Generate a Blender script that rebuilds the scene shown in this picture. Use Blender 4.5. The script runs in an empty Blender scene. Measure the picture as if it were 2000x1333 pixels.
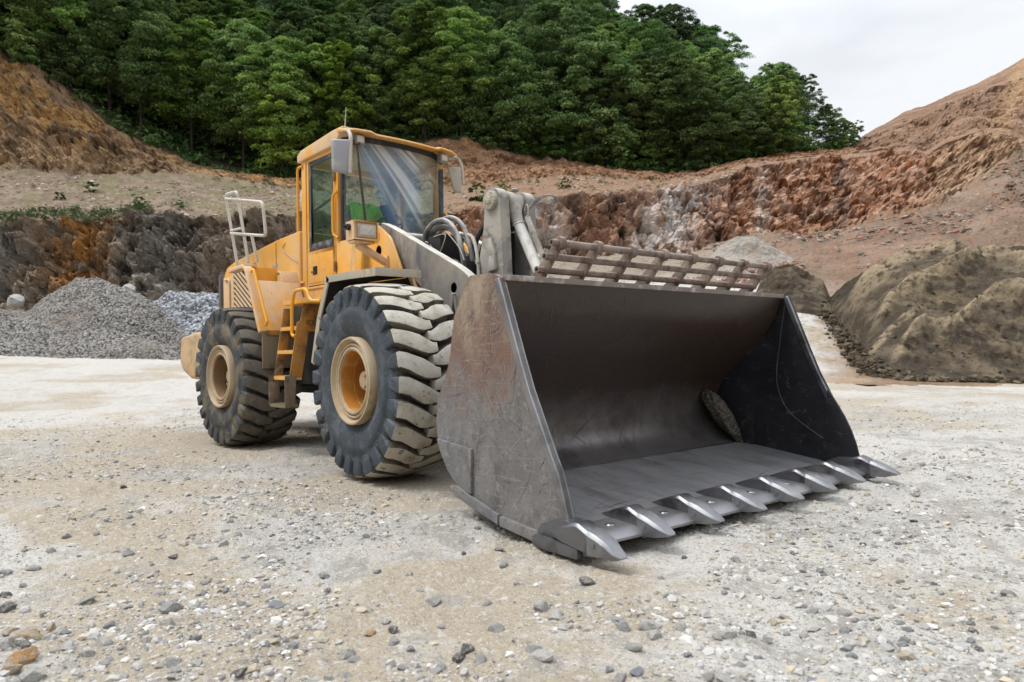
import bpy, bmesh, math, random
import numpy as np
from mathutils import Vector, Matrix

random.seed(7)
RNG = np.random.default_rng(11)
sc = bpy.context.scene
COL = sc.collection

# ------------------------------------------------------------------ camera
CAM = np.array([5.7757, -4.4311, 1.0977])
YAW, PIT, ROL, FPX = 2.4619, 0.0182, -0.0192, 1374.2
FW = np.array([math.cos(YAW) * math.cos(PIT), math.sin(YAW) * math.cos(PIT), math.sin(PIT)])
_r = np.array([math.sin(YAW), -math.cos(YAW), 0.0])
_u = np.cross(_r, FW)
RT = math.cos(ROL) * _r + math.sin(ROL) * _u
UP = -math.sin(ROL) * _r + math.cos(ROL) * _u
cd = bpy.data.cameras.new('camera')
cam = bpy.data.objects.new('camera', cd)
COL.objects.link(cam)
m = Matrix.Identity(4)
for i in range(3):
    m[i][0], m[i][1], m[i][2], m[i][3] = RT[i], UP[i], -FW[i], CAM[i]
cam.matrix_world = m
cd.sensor_width = 36.0
cd.lens = FPX / 2000.0 * 36.0
cd.clip_start, cd.clip_end = 0.05, 3000.0
cd.dof.use_dof = True
cd.dof.focus_distance = 5.6
cd.dof.aperture_fstop = 3.2
sc.camera = cam

# ------------------------------------------------------------------ sky, sun, exposure
SUN_EL, SUN_AZ = math.radians(60), math.radians(-122)      # from the front-left of the view, high
w = bpy.data.worlds.new('World')
sc.world = w
w.use_nodes = True
nt = w.node_tree
nt.nodes.clear()
out = nt.nodes.new('ShaderNodeOutputWorld')
sky = nt.nodes.new('ShaderNodeTexSky')
sky.sky_type = 'NISHITA'
sky.sun_disc = False
sky.sun_elevation = SUN_EL
sky.sun_rotation = math.pi / 2 - SUN_AZ
bg1 = nt.nodes.new('ShaderNodeBackground')
bg1.inputs[1].default_value = 0.10
nt.links.new(sky.outputs[0], bg1.inputs[0])
bg2 = nt.nodes.new('ShaderNodeBackground')                # the overcast cloud layer
tc = nt.nodes.new('ShaderNodeTexCoord')
sep = nt.nodes.new('ShaderNodeSeparateXYZ')
nt.links.new(tc.outputs['Generated'], sep.inputs[0])
grad = nt.nodes.new('ShaderNodeValToRGB')
grad.color_ramp.elements[0].position = 0.0
grad.color_ramp.elements[0].color = (0.79, 0.82, 0.85, 1)
grad.color_ramp.elements[1].position = 1.0
grad.color_ramp.elements[1].color = (1.85, 1.93, 2.05, 1)
e = grad.color_ramp.elements.new(0.34)
e.color = (0.83, 0.85, 0.87, 1)
nt.links.new(sep.outputs[2], grad.inputs[0])
mpc = nt.nodes.new('ShaderNodeMapping')
mpc.inputs['Scale'].default_value = (1.0, 1.0, 2.6)
nt.links.new(tc.outputs['Generated'], mpc.inputs[0])
ns = nt.nodes.new('ShaderNodeTexNoise')
ns.inputs['Scale'].default_value = 3.2
ns.inputs['Detail'].default_value = 5
nt.links.new(mpc.outputs[0], ns.inputs['Vector'])
cr = nt.nodes.new('ShaderNodeValToRGB')
cr.color_ramp.elements[0].position = 0.30
cr.color_ramp.elements[0].color = (0.80, 0.815, 0.84, 1)
cr.color_ramp.elements[1].position = 0.52
cr.color_ramp.elements[1].color = (1, 1, 1, 1)
nt.links.new(ns.outputs[0], cr.inputs[0])
mx = nt.nodes.new('ShaderNodeMixRGB')
mx.blend_type = 'MULTIPLY'
mx.inputs[0].default_value = 1.0
nt.links.new(grad.outputs[0], mx.inputs[1])
nt.links.new(cr.outputs[0], mx.inputs[2])
nt.links.new(mx.outputs[0], bg2.inputs[0])
bg2.inputs[1].default_value = 1.0
mixs = nt.nodes.new('ShaderNodeMixShader')
mixs.inputs[0].default_value = 0.93
nt.links.new(bg1.outputs[0], mixs.inputs[1])
nt.links.new(bg2.outputs[0], mixs.inputs[2])
nt.links.new(mixs.outputs[0], out.inputs[0])

sl = bpy.data.lights.new('sun', 'SUN')
sl.energy = 2.0

sl.angle = math.radians(22)
sl.color = (1.0, 0.955, 0.89)
so = bpy.data.objects.new('sun', sl)
COL.objects.link(so)
sd = Vector((math.cos(SUN_EL) * math.cos(SUN_AZ), math.cos(SUN_EL) * math.sin(SUN_AZ), math.sin(SUN_EL)))
so.rotation_euler = sd.to_track_quat('Z', 'Y').to_euler()
so.location = (0, 0, 60)

sc.view_settings.view_transform = 'Standard'
sc.view_settings.look = 'None'
sc.view_settings.exposure = 0.25
sc.view_settings.gamma = 1.0
sc.cycles.use_denoising = True
sc.cycles.max_bounces = 8
sc.cycles.transparent_max_bounces = 12

# ------------------------------------------------------------------ numpy noise
def _hash(ix, iy, iz, seed):
    h = (ix * 374761393 + iy * 668265263 + iz * 2147483647 + seed * 974634777) & 0xFFFFFFFF
    h = ((h ^ (h >> 13)) * 1274126177) & 0xFFFFFFFF
    h = ((h ^ (h >> 16)) * 2246822519) & 0xFFFFFFFF
    return h ^ (h >> 15)

def vnoise(P, seed=0):
    """value noise in -1..1 at Nx3 points"""
    P = np.asarray(P, float)
    I = np.floor(P).astype(np.int64)
    F = P - I
    F = F * F * F * (F * (F * 6 - 15) + 10)
    r = 0
    for dx in (0, 1):
        wx = F[:, 0] if dx else 1 - F[:, 0]
        for dy in (0, 1):
            wy = F[:, 1] if dy else 1 - F[:, 1]
            for dz in (0, 1):
                wz = F[:, 2] if dz else 1 - F[:, 2]
                h = _hash(I[:, 0] + dx, I[:, 1] + dy, I[:, 2] + dz, seed)
                r = r + wx * wy * wz * (h / 2147483647.5 - 1.0)
    return r

def fbm(P, octv=5, seed=0, gain=0.5, lac=2.03):
    P = np.asarray(P, float)
    a, s, t = 1.0, 0.0, 0.0
    for o in range(octv):
        s = s + a * vnoise(P, seed + o * 17)
        t += a
        a *= gain
        P = P * lac + 13.7
    return s / t * 1.6

def ridged(P, octv=4, seed=0):
    P = np.asarray(P, float)
    a, s, t = 1.0, 0.0, 0.0
    for o in range(octv):
        s = s + a * (1 - 2.2 * np.abs(vnoise(P, seed + o * 31)))
        t += a
        a *= 0.5
        P = P * 2.07 + 5.1
    return s / t

def voro(P, seed=0):
    """nearest-cell random value (0..1), second value and distance gap"""
    P = np.asarray(P, float)
    I = np.floor(P).astype(np.int64)
    d1 = np.full(len(P), 9e9)
    d2 = np.full(len(P), 9e9)
    val = np.zeros(len(P))
    nx = np.zeros((len(P), 3))
    for dx in (-1, 0, 1):
        for dy in (-1, 0, 1):
            for dz in (-1, 0, 1):
                c = I + np.array([dx, dy, dz])
                h = _hash(c[:, 0], c[:, 1], c[:, 2], seed)
                q = c + np.stack([(h & 1023) / 1023.0, ((h >> 10) & 1023) / 1023.0, ((h >> 20) & 1023) / 1023.0], 1)
                v = P - q
                d = (v * v).sum(1)
                n = d < d1
                d2 = np.where(n, d1, np.minimum(d2, d))
                val = np.where(n, (_hash(c[:, 0], c[:, 1], c[:, 2], seed + 99) & 65535) / 65535.0, val)
                nx = np.where(n[:, None], v, nx)
                d1 = np.where(n, d, d1)
    return val, np.sqrt(d1), np.sqrt(d2) - np.sqrt(d1), nx

# ------------------------------------------------------------------ materials
def mat(name, col, rough=0.75, metal=0.0, layers=(), bump=(), spec=0.4, attr=None, objvar=0.0, dust=None, coord='Object', alpha=None):
    """layers: (colour, noise scale, lo, hi[, stretch xyz[, detail]]) mixed over the base; dust: (colour, lo, hi, scale) on upward faces"""
    M = bpy.data.materials.new(name)
    M.use_nodes = True
    n, l = M.node_tree.nodes, M.node_tree.links
    b = n['Principled BSDF']
    b.inputs['Roughness'].default_value = rough
    b.inputs['Metallic'].default_value = metal
    b.inputs['Specular IOR Level'].default_value = spec
    tc = n.new('ShaderNodeTexCoord')
    if attr:
        a = n.new('ShaderNodeAttribute')
        a.attribute_name = attr
        cur = a.outputs['Color']
    else:
        rgb = n.new('ShaderNodeRGB')
        rgb.outputs[0].default_value = (*col, 1)
        cur = rgb.outputs[0]
    def noise(scale, stretch=(1, 1, 1), detail=6, rot=(0, 0, 0), rough_=0.6):
        mp = n.new('ShaderNodeMapping')
        mp.inputs['Scale'].default_value = stretch
        mp.inputs['Rotation'].default_value = rot
        l.new(tc.outputs[coord], mp.inputs[0])
        t = n.new('ShaderNodeTexNoise')
        t.inputs['Scale'].default_value = scale
        t.inputs['Detail'].default_value = detail
        t.inputs['Roughness'].default_value = rough_
        l.new(mp.outputs[0], t.inputs['Vector'])
        return t.outputs[0]
    def ramp(src, lo, hi):
        r = n.new('ShaderNodeMapRange')
        r.inputs[1].default_value = lo
        r.inputs[2].default_value = hi
        r.clamp = True
        l.new(src, r.inputs[0])
        return r.outputs[0]
    def mix(f, a_, c):
        x = n.new('ShaderNodeMixRGB')
        l.new(f, x.inputs[0]) if not isinstance(f, float) else setattr(x.inputs[0], 'default_value', f)
        l.new(a_, x.inputs[1])
        if isinstance(c, tuple):
            x.inputs[2].default_value = (*c, 1)
        else:
            l.new(c, x.inputs[2])
        return x.outputs[0]
    for L in layers:
        c, s, lo, hi = L[:4]
        st = L[4] if len(L) > 4 else (1, 1, 1)
        dt = L[5] if len(L) > 5 else 6
        ro = L[6] if len(L) > 6 else (0, 0, 0)
        cur = mix(ramp(noise(s, st, dt, ro), lo, hi), cur, c)
    if dust:
        c, lo, hi, s = dust
        g = n.new('ShaderNodeNewGeometry')
        sx = n.new('ShaderNodeSeparateXYZ')
        l.new(g.outputs['Normal'], sx.inputs[0])
        ad = n.new('ShaderNodeMath')
        ad.operation = 'ADD'
        l.new(sx.outputs[2], ad.inputs[0])
        l.new(noise(s), ad.inputs[1])
        cur = mix(ramp(ad.outputs[0], lo, hi), cur, c)
    if objvar:
        oi = n.new('ShaderNodeObjectInfo')
        hs = n.new('ShaderNodeHueSaturation')
        r1 = ramp(oi.outputs['Random'], 0, 1)
        mr = n.new('ShaderNodeMapRange')
        mr.inputs[3].default_value = 1 - objvar
        mr.inputs[4].default_value = 1 + objvar
        l.new(r1, mr.inputs[0])
        l.new(mr.outputs[0], hs.inputs['Value'])
        mh = n.new('ShaderNodeMapRange')
        mh.inputs[3].default_value = 0.5 + objvar * 0.05
        mh.inputs[4].default_value = 0.5 - objvar * 0.05
        l.new(r1, mh.inputs[0])
        l.new(mh.outputs[0], hs.inputs['Hue'])
        l.new(cur, hs.inputs['Color'])
        cur = hs.outputs[0]
    l.new(cur, b.inputs['Base Color'])
    prev = None
    for B in bump:
        s, st, dist = B[:3]
        stretch = B[3] if len(B) > 3 else (1, 1, 1)
        bp = n.new('ShaderNodeBump')
        bp.inputs['Strength'].default_value = st
        bp.inputs['Distance'].default_value = dist
        l.new(noise(s, stretch, 8), bp.inputs['Height'])
        if prev:
            l.new(prev, bp.inputs['Normal'])
        prev = bp.outputs[0]
    if prev:
        l.new(prev, b.inputs['Normal'])
    return M

# ------------------------------------------------------------------ mesh builder
def catmull(pts, n=6, closed=False):
    P = [np.array(p, float) for p in pts]
    out_ = []
    k = len(P)
    rng = range(k if closed else k - 1)
    for i in rng:
        if closed:
            a, b, c, d = P[(i - 1) % k], P[i], P[(i + 1) % k], P[(i + 2) % k]
        else:
            a, b, c, d = P[max(i - 1, 0)], P[i], P[i + 1], P[min(i + 2, k - 1)]
        for j in range(n):
            t = j / n
            out_.append(0.5 * (2 * b + (c - a) * t + (2 * a - 5 * b + 4 * c - d) * t * t + (3 * b - a - 3 * c + d) * t ** 3))
    if not closed:
        out_.append(P[-1])
    return out_

def rounded(pts, r, n=4):
    """polyline with its inner corners rounded"""
    P = [np.array(p, float) for p in pts]
    o = [P[0]]
    for i in range(1, len(P) - 1):
        a, b, c = P[i - 1], P[i], P[i + 1]
        u, v = a - b, c - b
        lu, lv = np.linalg.norm(u), np.linalg.norm(v)
        q = min(r, lu * 0.49, lv * 0.49)
        s, e_ = b + u / lu * q, b + v / lv * q
        for j in range(n + 1):
            t = j / n
            o.append((1 - t) ** 2 * s + 2 * t * (1 - t) * b + t * t * e_)
    o.append(P[-1])
    return o

class MB:
    def __init__(s):
        s.v, s.f, s.m = [], [], []
    def add(s, vs, fs, mi=0):
        o = len(s.v)
        s.v += [tuple(map(float, q)) for q in vs]
        for f in fs:
            s.f.append([i + o for i in f])
            s.m.append(mi)
        return s
    def box(s, x0, x1, y0, y1, z0, z1, mi=0):
        vs = [(x, y, z) for x in (x0, x1) for y in (y0, y1) for z in (z0, z1)]
        return s.add(vs, [(0, 1, 3, 2), (4, 6, 7, 5), (0, 4, 5, 1), (2, 3, 7, 6), (0, 2, 6, 4), (1, 5, 7, 3)], mi)
    def hexa(s, b, t, mi=0):
        """frustum from two quads"""
        return s.add(list(b) + list(t), [(3, 2, 1, 0), (4, 5, 6, 7)] + [(i, (i + 1) % 4, 4 + (i + 1) % 4, 4 + i) for i in range(4)], mi)
    def bar(s, p0, p1, wd, ht, up=(0, 0, 1), mi=0):
        p0, p1 = np.array(p0, float), np.array(p1, float)
        d = p1 - p0
        d /= np.linalg.norm(d)
        a = np.cross(d, up)
        a /= np.linalg.norm(a)
        b = np.cross(a, d)
        q = [a * i * wd / 2 + b * j * ht / 2 for i, j in ((-1, -1), (1, -1), (1, 1), (-1, 1))]
        return s.hexa([p0 + k for k in q], [p1 + k for k in q], mi)
    def prism(s, pts, axis, a0, a1, mi=0, hole=None, bend=None):
        """polygon (2-D) extruded along an axis; hole: (cx, cy, r, n)"""
        pts = [tuple(p) for p in pts]
        if hole:
            cx, cy, r, n = hole
            i0 = min(range(len(pts)), key=lambda i: (pts[i][0] - cx) ** 2 + (pts[i][1] - cy) ** 2)
            ar = sum(pts[i][0] * pts[(i + 1) % len(pts)][1] - pts[(i + 1) % len(pts)][0] * pts[i][1] for i in range(len(pts)))
            sg = -1 if ar > 0 else 1
            a = math.atan2(pts[i0][1] - cy, pts[i0][0] - cx)
            hl = [(cx + r * math.cos(a + sg * 2 * math.pi * k / n), cy + r * math.sin(a + sg * 2 * math.pi * k / n)) for k in range(n + 1)]
            pts = pts[:i0 + 1] + hl + pts[i0:]
        def to3(p, a):
            if bend:
                a = a + bend(*p)
            return {'y': (p[0], a, p[1]), 'x': (a, p[0], p[1]), 'z': (p[0], p[1], a)}[axis]
        n = len(pts)
        vs = [to3(p, a0) for p in pts] + [to3(p, a1) for p in pts]
        fs = [list(range(n))[::-1], list(range(n, 2 * n))] + [(i, (i + 1) % n, n + (i + 1) % n, n + i) for i in range(n)]
        return s.add(vs, fs, mi)
    def tube(s, pts, r, n=8, mi=0, closed=False):
        P = [np.array(p, float) for p in pts]
        k = len(P)
        rr = r if hasattr(r, '__len__') else [r] * k
        T = []
        for i in range(k):
            a = P[(i - 1) % k] if (i > 0 or closed) else P[i]
            b = P[(i + 1) % k] if (i < k - 1 or closed) else P[i]
            d = b - a
            T.append(d / (np.linalg.norm(d) + 1e-12))
        ref = np.array([0, 0, 1.0]) if abs(T[0][2]) < 0.9 else np.array([1.0, 0, 0])
        A = np.cross(T[0], ref)
        A /= np.linalg.norm(A)
        vs, fs = [], []
        for i in range(k):
            A = A - T[i] * (A @ T[i])
            A /= np.linalg.norm(A)
            B = np.cross(T[i], A)
            for j in range(n):
                t = 2 * math.pi * j / n
                vs.append(P[i] + rr[i] * (A * math.cos(t) + B * math.sin(t)))
        for i in range(k if closed else k - 1):
            for j in range(n):
                a, b = i * n + j, i * n + (j + 1) % n
                c, d = ((i + 1) % k) * n + (j + 1) % n, ((i + 1) % k) * n + j
                fs.append((a, b, c, d))
        if not closed:
            fs.append(list(range(n))[::-1])
            fs.append(list(range((k - 1) * n, k * n)))
        return s.add(vs, fs, mi)
    def cyl(s, p0, p1, r0, r1=None, n=20, mi=0):
        return s.tube([p0, p1], [r0, r0 if r1 is None else r1], n, mi)
    def lathe(s, prof, o=(0, 0, 0), axis='y', n=48, mi=0):
        """prof: (radius, position along the axis)"""
        vs, fs = [], []
        for r, h in prof:
            for j in range(n):
                t = 2 * math.pi * j / n
                a, b = r * math.cos(t), r * math.sin(t)
                p = {'y': (a, h, b), 'x': (h, a, b), 'z': (a, b, h)}[axis]
                vs.append((p[0] + o[0], p[1] + o[1], p[2] + o[2]))
        for i in range(len(prof) - 1):
            for j in range(n):
                fs.append((i * n + j, i * n + (j + 1) % n, (i + 1) * n + (j + 1) % n, (i + 1) * n + j))
        return s.add(vs, fs, mi)
    def ball(s, c, r, nu=16, nv=10, mi=0):
        r = r if hasattr(r, '__len__') else (r, r, r)
        vs, fs = [], []
        for i in range(nv + 1):
            ph = math.pi * i / nv
            for j in range(nu):
                t = 2 * math.pi * j / nu
                vs.append((c[0] + r[0] * math.sin(ph) * math.cos(t), c[1] + r[1] * math.sin(ph) * math.sin(t), c[2] + r[2] * math.cos(ph)))
        for i in range(nv):
            for j in range(nu):
                fs.append((i * nu + j, i * nu + (j + 1) % nu, (i + 1) * nu + (j + 1) % nu, (i + 1) * nu + j))
        return s.add(vs, fs, mi)
    def mirror_y(s):
        o = MB()
        o.v = [(x, -y, z) for x, y, z in s.v]
        o.f = [f[::-1] for f in s.f]
        o.m = list(s.m)
        return o
    def join(s, o):
        return s.add(o.v, o.f) if not o.m else s._join(o)
    def _join(s, o):
        k = len(s.v)
        s.v += o.v
        s.f += [[i + k for i in f] for f in o.f]
        s.m += o.m
        return s
    def build(s, name, mats, parent=None, rear=False, bevel=0.0, seg=2, smooth=38, label=None, loc=None):
        V = s.v
        if rear:
            V = [rearp(p) for p in V]
        me = bpy.data.meshes.new(name)
        me.from_pydata(V, [], s.f)
        mats = mats if isinstance(mats, (list, tuple)) else [mats]
        for x in mats:
            me.materials.append(x)
        me.polygons.foreach_set('material_index', s.m)
        bm = bmesh.new()
        bm.from_mesh(me)
        bmesh.ops.remove_doubles(bm, verts=bm.verts, dist=1e-5)
        bmesh.ops.recalc_face_normals(bm, faces=bm.faces)
        if bevel:
            es = [e_ for e_ in bm.edges if len(e_.link_faces) == 2 and e_.calc_face_angle(0) > 0.5]
            bmesh.ops.bevel(bm, geom=es, offset=bevel, segments=seg, affect='EDGES', profile=0.6, clamp_overlap=True)
        bm.to_mesh(me)
        bm.free()
        me.polygons.foreach_set('use_smooth', [True] * len(me.polygons))
        me.set_sharp_from_angle(angle=math.radians(smooth))
        o = bpy.data.objects.new(name, me)
        COL.objects.link(o)
        if loc is not None:
            o.location = loc
        if parent:
            o.parent = parent
        if label:
            o['label'] = label
        return o

def mesh_np(name, V, F, mats, parent=None, smooth=True, color=None, midx=None):
    me = bpy.data.meshes.new(name)
    V = np.asarray(V, np.float32)
    F = np.asarray(F, np.int32)
    k = F.shape[1]
    me.vertices.add(len(V))
    me.vertices.foreach_set('co', V.ravel())
    me.loops.add(F.size)
    me.loops.foreach_set('vertex_index', F.ravel())
    me.polygons.add(len(F))
    me.polygons.foreach_set('loop_start', np.arange(0, F.size, k, dtype=np.int32))
    me.polygons.foreach_set('use_smooth', np.full(len(F), smooth))
    mats = mats if isinstance(mats, (list, tuple)) else [mats]
    for x in mats:
        me.materials.append(x)
    if midx is not None:
        me.polygons.foreach_set('material_index', np.asarray(midx, np.int32))
    if color is not None:
        a = me.color_attributes.new('col', 'FLOAT_COLOR', 'POINT')
        c = np.ones((len(V), 4), np.float32)
        c[:, :3] = color
        a.data.foreach_set('color', c.ravel())
    me.update(calc_edges=True)
    me.validate()
    o = bpy.data.objects.new(name, me)
    COL.objects.link(o)
    if parent:
        o.parent = parent
    return o

def tag(o, label=None, cat=None, group=None, kind=None):
    if label: o['label'] = label
    if cat: o['category'] = cat
    if group: o['group'] = group
    if kind: o['kind'] = kind
    return o

def thing(name, label, cat, loc=(0, 0, 0), group=None):
    o = bpy.data.objects.new(name, None)
    COL.objects.link(o)
    o.location = loc
    o.empty_display_size = 0.3
    return tag(o, label, cat, group)

def copy_tree(o, parent=None):
    c = o.copy()
    COL.objects.link(c)
    if parent:
        c.parent = parent
    for ch in [x for x in bpy.data.objects if x.parent == o]:
        copy_tree(ch, c)
    return c

# a world point seen in direction (u, v) of the 2000-wide frame at view depth d, used to survey the terrain
def at(u, v, d):
    u, v, d = np.broadcast_arrays(np.asarray(u, float), np.asarray(v, float), np.asarray(d, float))
    q = FW + RT * ((u - 1000) / FPX)[..., None] - UP * ((v - 666.5) / FPX)[..., None]
    return CAM + q * d[..., None]

def ground_hit(u, v, z=0.0):
    q = FW + RT * ((u - 1000) / FPX) - UP * ((v - 666.5) / FPX)
    return CAM + q * ((z - CAM[2]) / q[2])

# the rear half of the loader is turned a few degrees about the articulation joint
ART, PIV = 0.074, -1.775
CA, SA = math.cos(ART), math.sin(ART)
def rearp(p):
    dx = p[0] - PIV
    return (PIV + dx * CA - p[1] * SA, dx * SA + p[1] * CA, p[2])
# ------------------------------------------------------------------ ground
def sstep(a, b, x):
    t = np.clip((np.asarray(x, float) - a) / (b - a), 0, 1)
    return t * t * (3 - 2 * t)

FH = np.array([math.cos(YAW), math.sin(YAW)])
RH = np.array([math.sin(YAW), -math.cos(YAW)])
WHEELS = [(0, -1.27), (0, 1.27), rearp((-3.55, -1.27, 0))[:2], rearp((-3.55, 1.27, 0))[:2]]

def gz(x, y, fine=True):
    x, y = np.asarray(x, float), np.asarray(y, float)
    d = (x - CAM[0]) * FH[0] + (y - CAM[1]) * FH[1]
    s = (x - CAM[0]) * RH[0] + (y - CAM[1]) * RH[1]
    z = sstep(8, 34, d) * (0.0099 * d - 0.0425 * s)
    P = np.stack([x.ravel(), y.ravel(), np.zeros(x.size)], 1)
    keep = np.ones(x.shape)
    for wx, wy in WHEELS:
        keep = np.minimum(keep, 0.15 + 0.85 * sstep(0.45, 1.2, np.hypot(x - wx, y - wy)))
    n = 0.05 * fbm(P * 0.35, 3, 3) + 0.028 * fbm(P * 1.6, 4, 5)
    if fine:
        n = n + 0.020 * np.clip(fbm(P * 6.0, 5, 9), -0.25, 1) + 0.009 * np.clip(fbm(P * 22.0, 3, 12), -.2, 1)
    z = z + n.reshape(x.shape) * keep
    z = z - 0.045 * sstep(1.5, 2.4, x) * sstep(7.5, 5.5, x) * sstep(4.0, 2.6, np.abs(y))
    return z - 0.012

daz = np.radians(50)
az = np.concatenate([np.linspace(-daz, daz, 640), np.linspace(daz, 2 * np.pi - daz, 110)[1:-1]])
rr = np.geomspace(0.5, 150, 540)
A, R = np.meshgrid(az, rr)
gx = CAM[0] + R * (np.cos(A) * FH[0] - np.sin(A) * -RH[0])
gy = CAM[1] + R * (np.cos(A) * FH[1] - np.sin(A) * -RH[1])
gzz = gz(gx, gy)
na, nr = len(az), len(rr)
V = np.stack([gx.ravel(), gy.ravel(), gzz.ravel()], 1)
V = np.vstack([V, [[CAM[0], CAM[1], 0.0]]])
ii, jj = np.meshgrid(np.arange(nr - 1), np.arange(na), indexing='ij')
jn = (jj + 1) % na
F = np.stack([ii * na + jj, ii * na + jn, (ii + 1) * na + jn, (ii + 1) * na + jj], -1).reshape(-1, 4)
PN = V * np.array([1, 1, 0])
DUST, TAN, GREY, DAMP = np.array([.53, .51, .475]), np.array([.405, .345, .26]), np.array([.37, .36, .345]), np.array([.25, .225, .185])
def lerp(a, b, t):
    return a + (b - a) * np.asarray(t)[:, None]
n1, n2, n3 = fbm(PN * 0.28, 4, 40), fbm(PN * 1.1, 5, 41), fbm(PN * 5.5, 4, 42)
gc = lerp(np.tile(TAN, (len(V), 1)), DUST, sstep(-0.30, 0.30, n1 + 0.6 * n2 + .25 * n3))
gc = lerp(gc, GREY, 0.5 * sstep(0.0, 0.6, n2 - 0.3 * n1 + .4 * n3))
gc = lerp(gc, DAMP, 0.55 * sstep(0.22, 0.7, n3 + 0.3 * n2))
dd = np.hypot(V[:, 0] - CAM[0], V[:, 1] - CAM[1])
gc = lerp(gc, DUST * .97, 0.6 * sstep(7, 22, dd) * sstep(-0.6, 0.3, n1 + n2))
# darker brown ground colour round the wheels and under the machine
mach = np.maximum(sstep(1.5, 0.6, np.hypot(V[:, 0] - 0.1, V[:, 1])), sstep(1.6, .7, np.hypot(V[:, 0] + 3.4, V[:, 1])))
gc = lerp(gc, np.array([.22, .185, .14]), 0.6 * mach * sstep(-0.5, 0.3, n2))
M_ground = mat('quarry_dust', (.4, .37, .32), 0.95, layers=[((.30, .275, .235), 34, 0.52, 0.68), ((.56, .54, .505), 22, 0.54, 0.70), ((.22, .205, .185), 70, 0.57, 0.67, (1, 1, 1), 4), ((.62, .60, .57), 90, 0.60, 0.68, (1, 1, 1), 3)],
               bump=[(14, 0.6, 0.05), (45, 0.8, 0.025), (150, 0.6, 0.008)], attr='col', spec=0.2)
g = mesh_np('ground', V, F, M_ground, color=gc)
tag(g, kind='structure')
# a plain apron carries the ground on past the terrain
b = MB()
b.add([(-1500, -1500, -6), (1500, -1500, -6), (1500, 1500, -6), (-1500, 1500, -6)], [(0, 1, 2, 3)])
tag(b.build('ground_beyond', mat('ground_beyond', (.3, .27, .22), 0.95)), kind='structure')

# ------------------------------------------------------------------ quarry terrain
def curve(pts):
    p = np.array(pts, float)
    return lambda u: np.interp(u, p[:, 0], p[:, 1])
K = [  # survey lines of the quarry, far to near: (height line v(u), distance d(u))
 (curve([(-600, -420), (0, -330), (700, -110), (1000, 40), (1215, 158), (1330, 212), (1420, 250), (1500, 283), (1580, 293), (1640, 292), (1670, 278), (1700, 259), (1760, 226), (1850, 190), (1900, 169), (2000, 117), (2200, 30), (2600, -80)]),
  curve([(-600, 175), (1200, 165), (1420, 150), (1580, 128), (1670, 118), (2000, 108), (2600, 100)])),
 (curve([(-600, -260), (-200, 20), (0, 112), (60, 130), (100, 150), (150, 190), (200, 232), (300, 292), (380, 326), (460, 346), (560, 352), (640, 340), (720, 312), (800, 284), (880, 274), (950, 284), (1000, 298), (1130, 318), (1250, 334), (1330, 337), (1400, 325), (1457, 311), (1550, 304), (1620, 296), (1670, 284), (1760, 246), (2000, 160), (2600, 0)]),
  curve([(-600, 80), (0, 83), (300, 88), (500, 92), (900, 95), (1200, 96), (1400, 97), (1600, 100), (1670, 105), (2000, 98), (2600, 90)])),
 (curve([(-600, 325), (0, 333), (189, 334), (283, 332), (380, 342), (451, 351), (572, 368), (750, 374), (880, 366), (1000, 352), (1130, 346), (1250, 351), (1330, 347), (1400, 335), (1457, 321), (1527, 314), (1620, 306), (1700, 300), (1760, 293), (1810, 296), (1850, 270), (1915, 248), (1990, 262), (2100, 290), (2600, 420)]),
  curve([(-600, 72), (0, 75), (450, 79), (900, 82), (1200, 84), (1400, 85), (1527, 88), (1620, 90), (1810, 86), (2000, 80), (2600, 66)])),
 (curve([(-600, 440), (0, 434), (95, 431), (200, 428), (283, 422), (331, 412), (378, 432), (450, 428), (600, 425), (880, 410), (1000, 396), (1100, 383), (1250, 374), (1350, 364), (1420, 345), (1457, 327), (1527, 320), (1620, 312), (1700, 306), (1760, 299), (1810, 302), (1850, 276), (1915, 254), (1990, 267), (2100, 296), (2600, 428)]),
  curve([(-600, 57), (0, 58), (400, 60), (800, 66), (1100, 72), (1350, 77), (1457, 81), (1527, 85), (1620, 87), (1810, 84), (2000, 78), (2600, 65)])),
 (curve([(-600, 640), (0, 640), (400, 640), (700, 595), (880, 535), (1050, 505), (1200, 494), (1356, 492), (1420, 472), (1468, 457), (1545, 450), (1640, 448), (1720, 422), (1825, 401), (1895, 360), (1965, 302), (2020, 284), (2120, 312), (2600, 470)]),
  curve([(-600, 53), (0, 54), (400, 56), (800, 62), (1050, 67), (1300, 69), (1468, 69), (1640, 68), (1825, 65), (1965, 68), (2050, 70), (2600, 58)])),
 (curve([(-600, 692), (0, 696), (700, 640), (1050, 566), (1300, 560), (1420, 562), (1520, 575), (1600, 600), (1700, 640), (2000, 690), (2600, 760)]),
  curve([(-600, 47), (0, 48), (700, 50), (1050, 54), (1300, 55), (1450, 53), (1600, 48), (1700, 43), (2000, 39), (2600, 36)])),
 (curve([(-600, 716), (0, 716), (700, 716), (900, 722), (1300, 735), (1550, 745), (1700, 752), (2000, 775), (2600, 830)]),
  curve([(-600, 40), (0, 40), (700, 38), (1100, 33), (1500, 27), (1700, 23), (2000, 21), (2600, 20)])),
]
U = np.arange(-520, 2560, 3.2)
SEG = [70, 64, 44, 96, 60, 34]
def terr(u, q):
    """survey point at column u and row coordinate q in 0..6"""
    u = np.asarray(u, float)
    q = np.asarray(q, float)
    vs = np.stack([k[0](u) for k in K])
    ds = np.stack([k[1](u) for k in K])
    i = np.clip(np.floor(q).astype(int), 0, 5)
    f = q - i
    idx = np.arange(len(u))
    vv = vs[i, idx] * (1 - f) + vs[i + 1, idx] * f
    d_ = ds[i, idx] * (1 - f) + ds[i + 1, idx] * f
    return at(u, vv, d_), vv, d_
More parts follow.
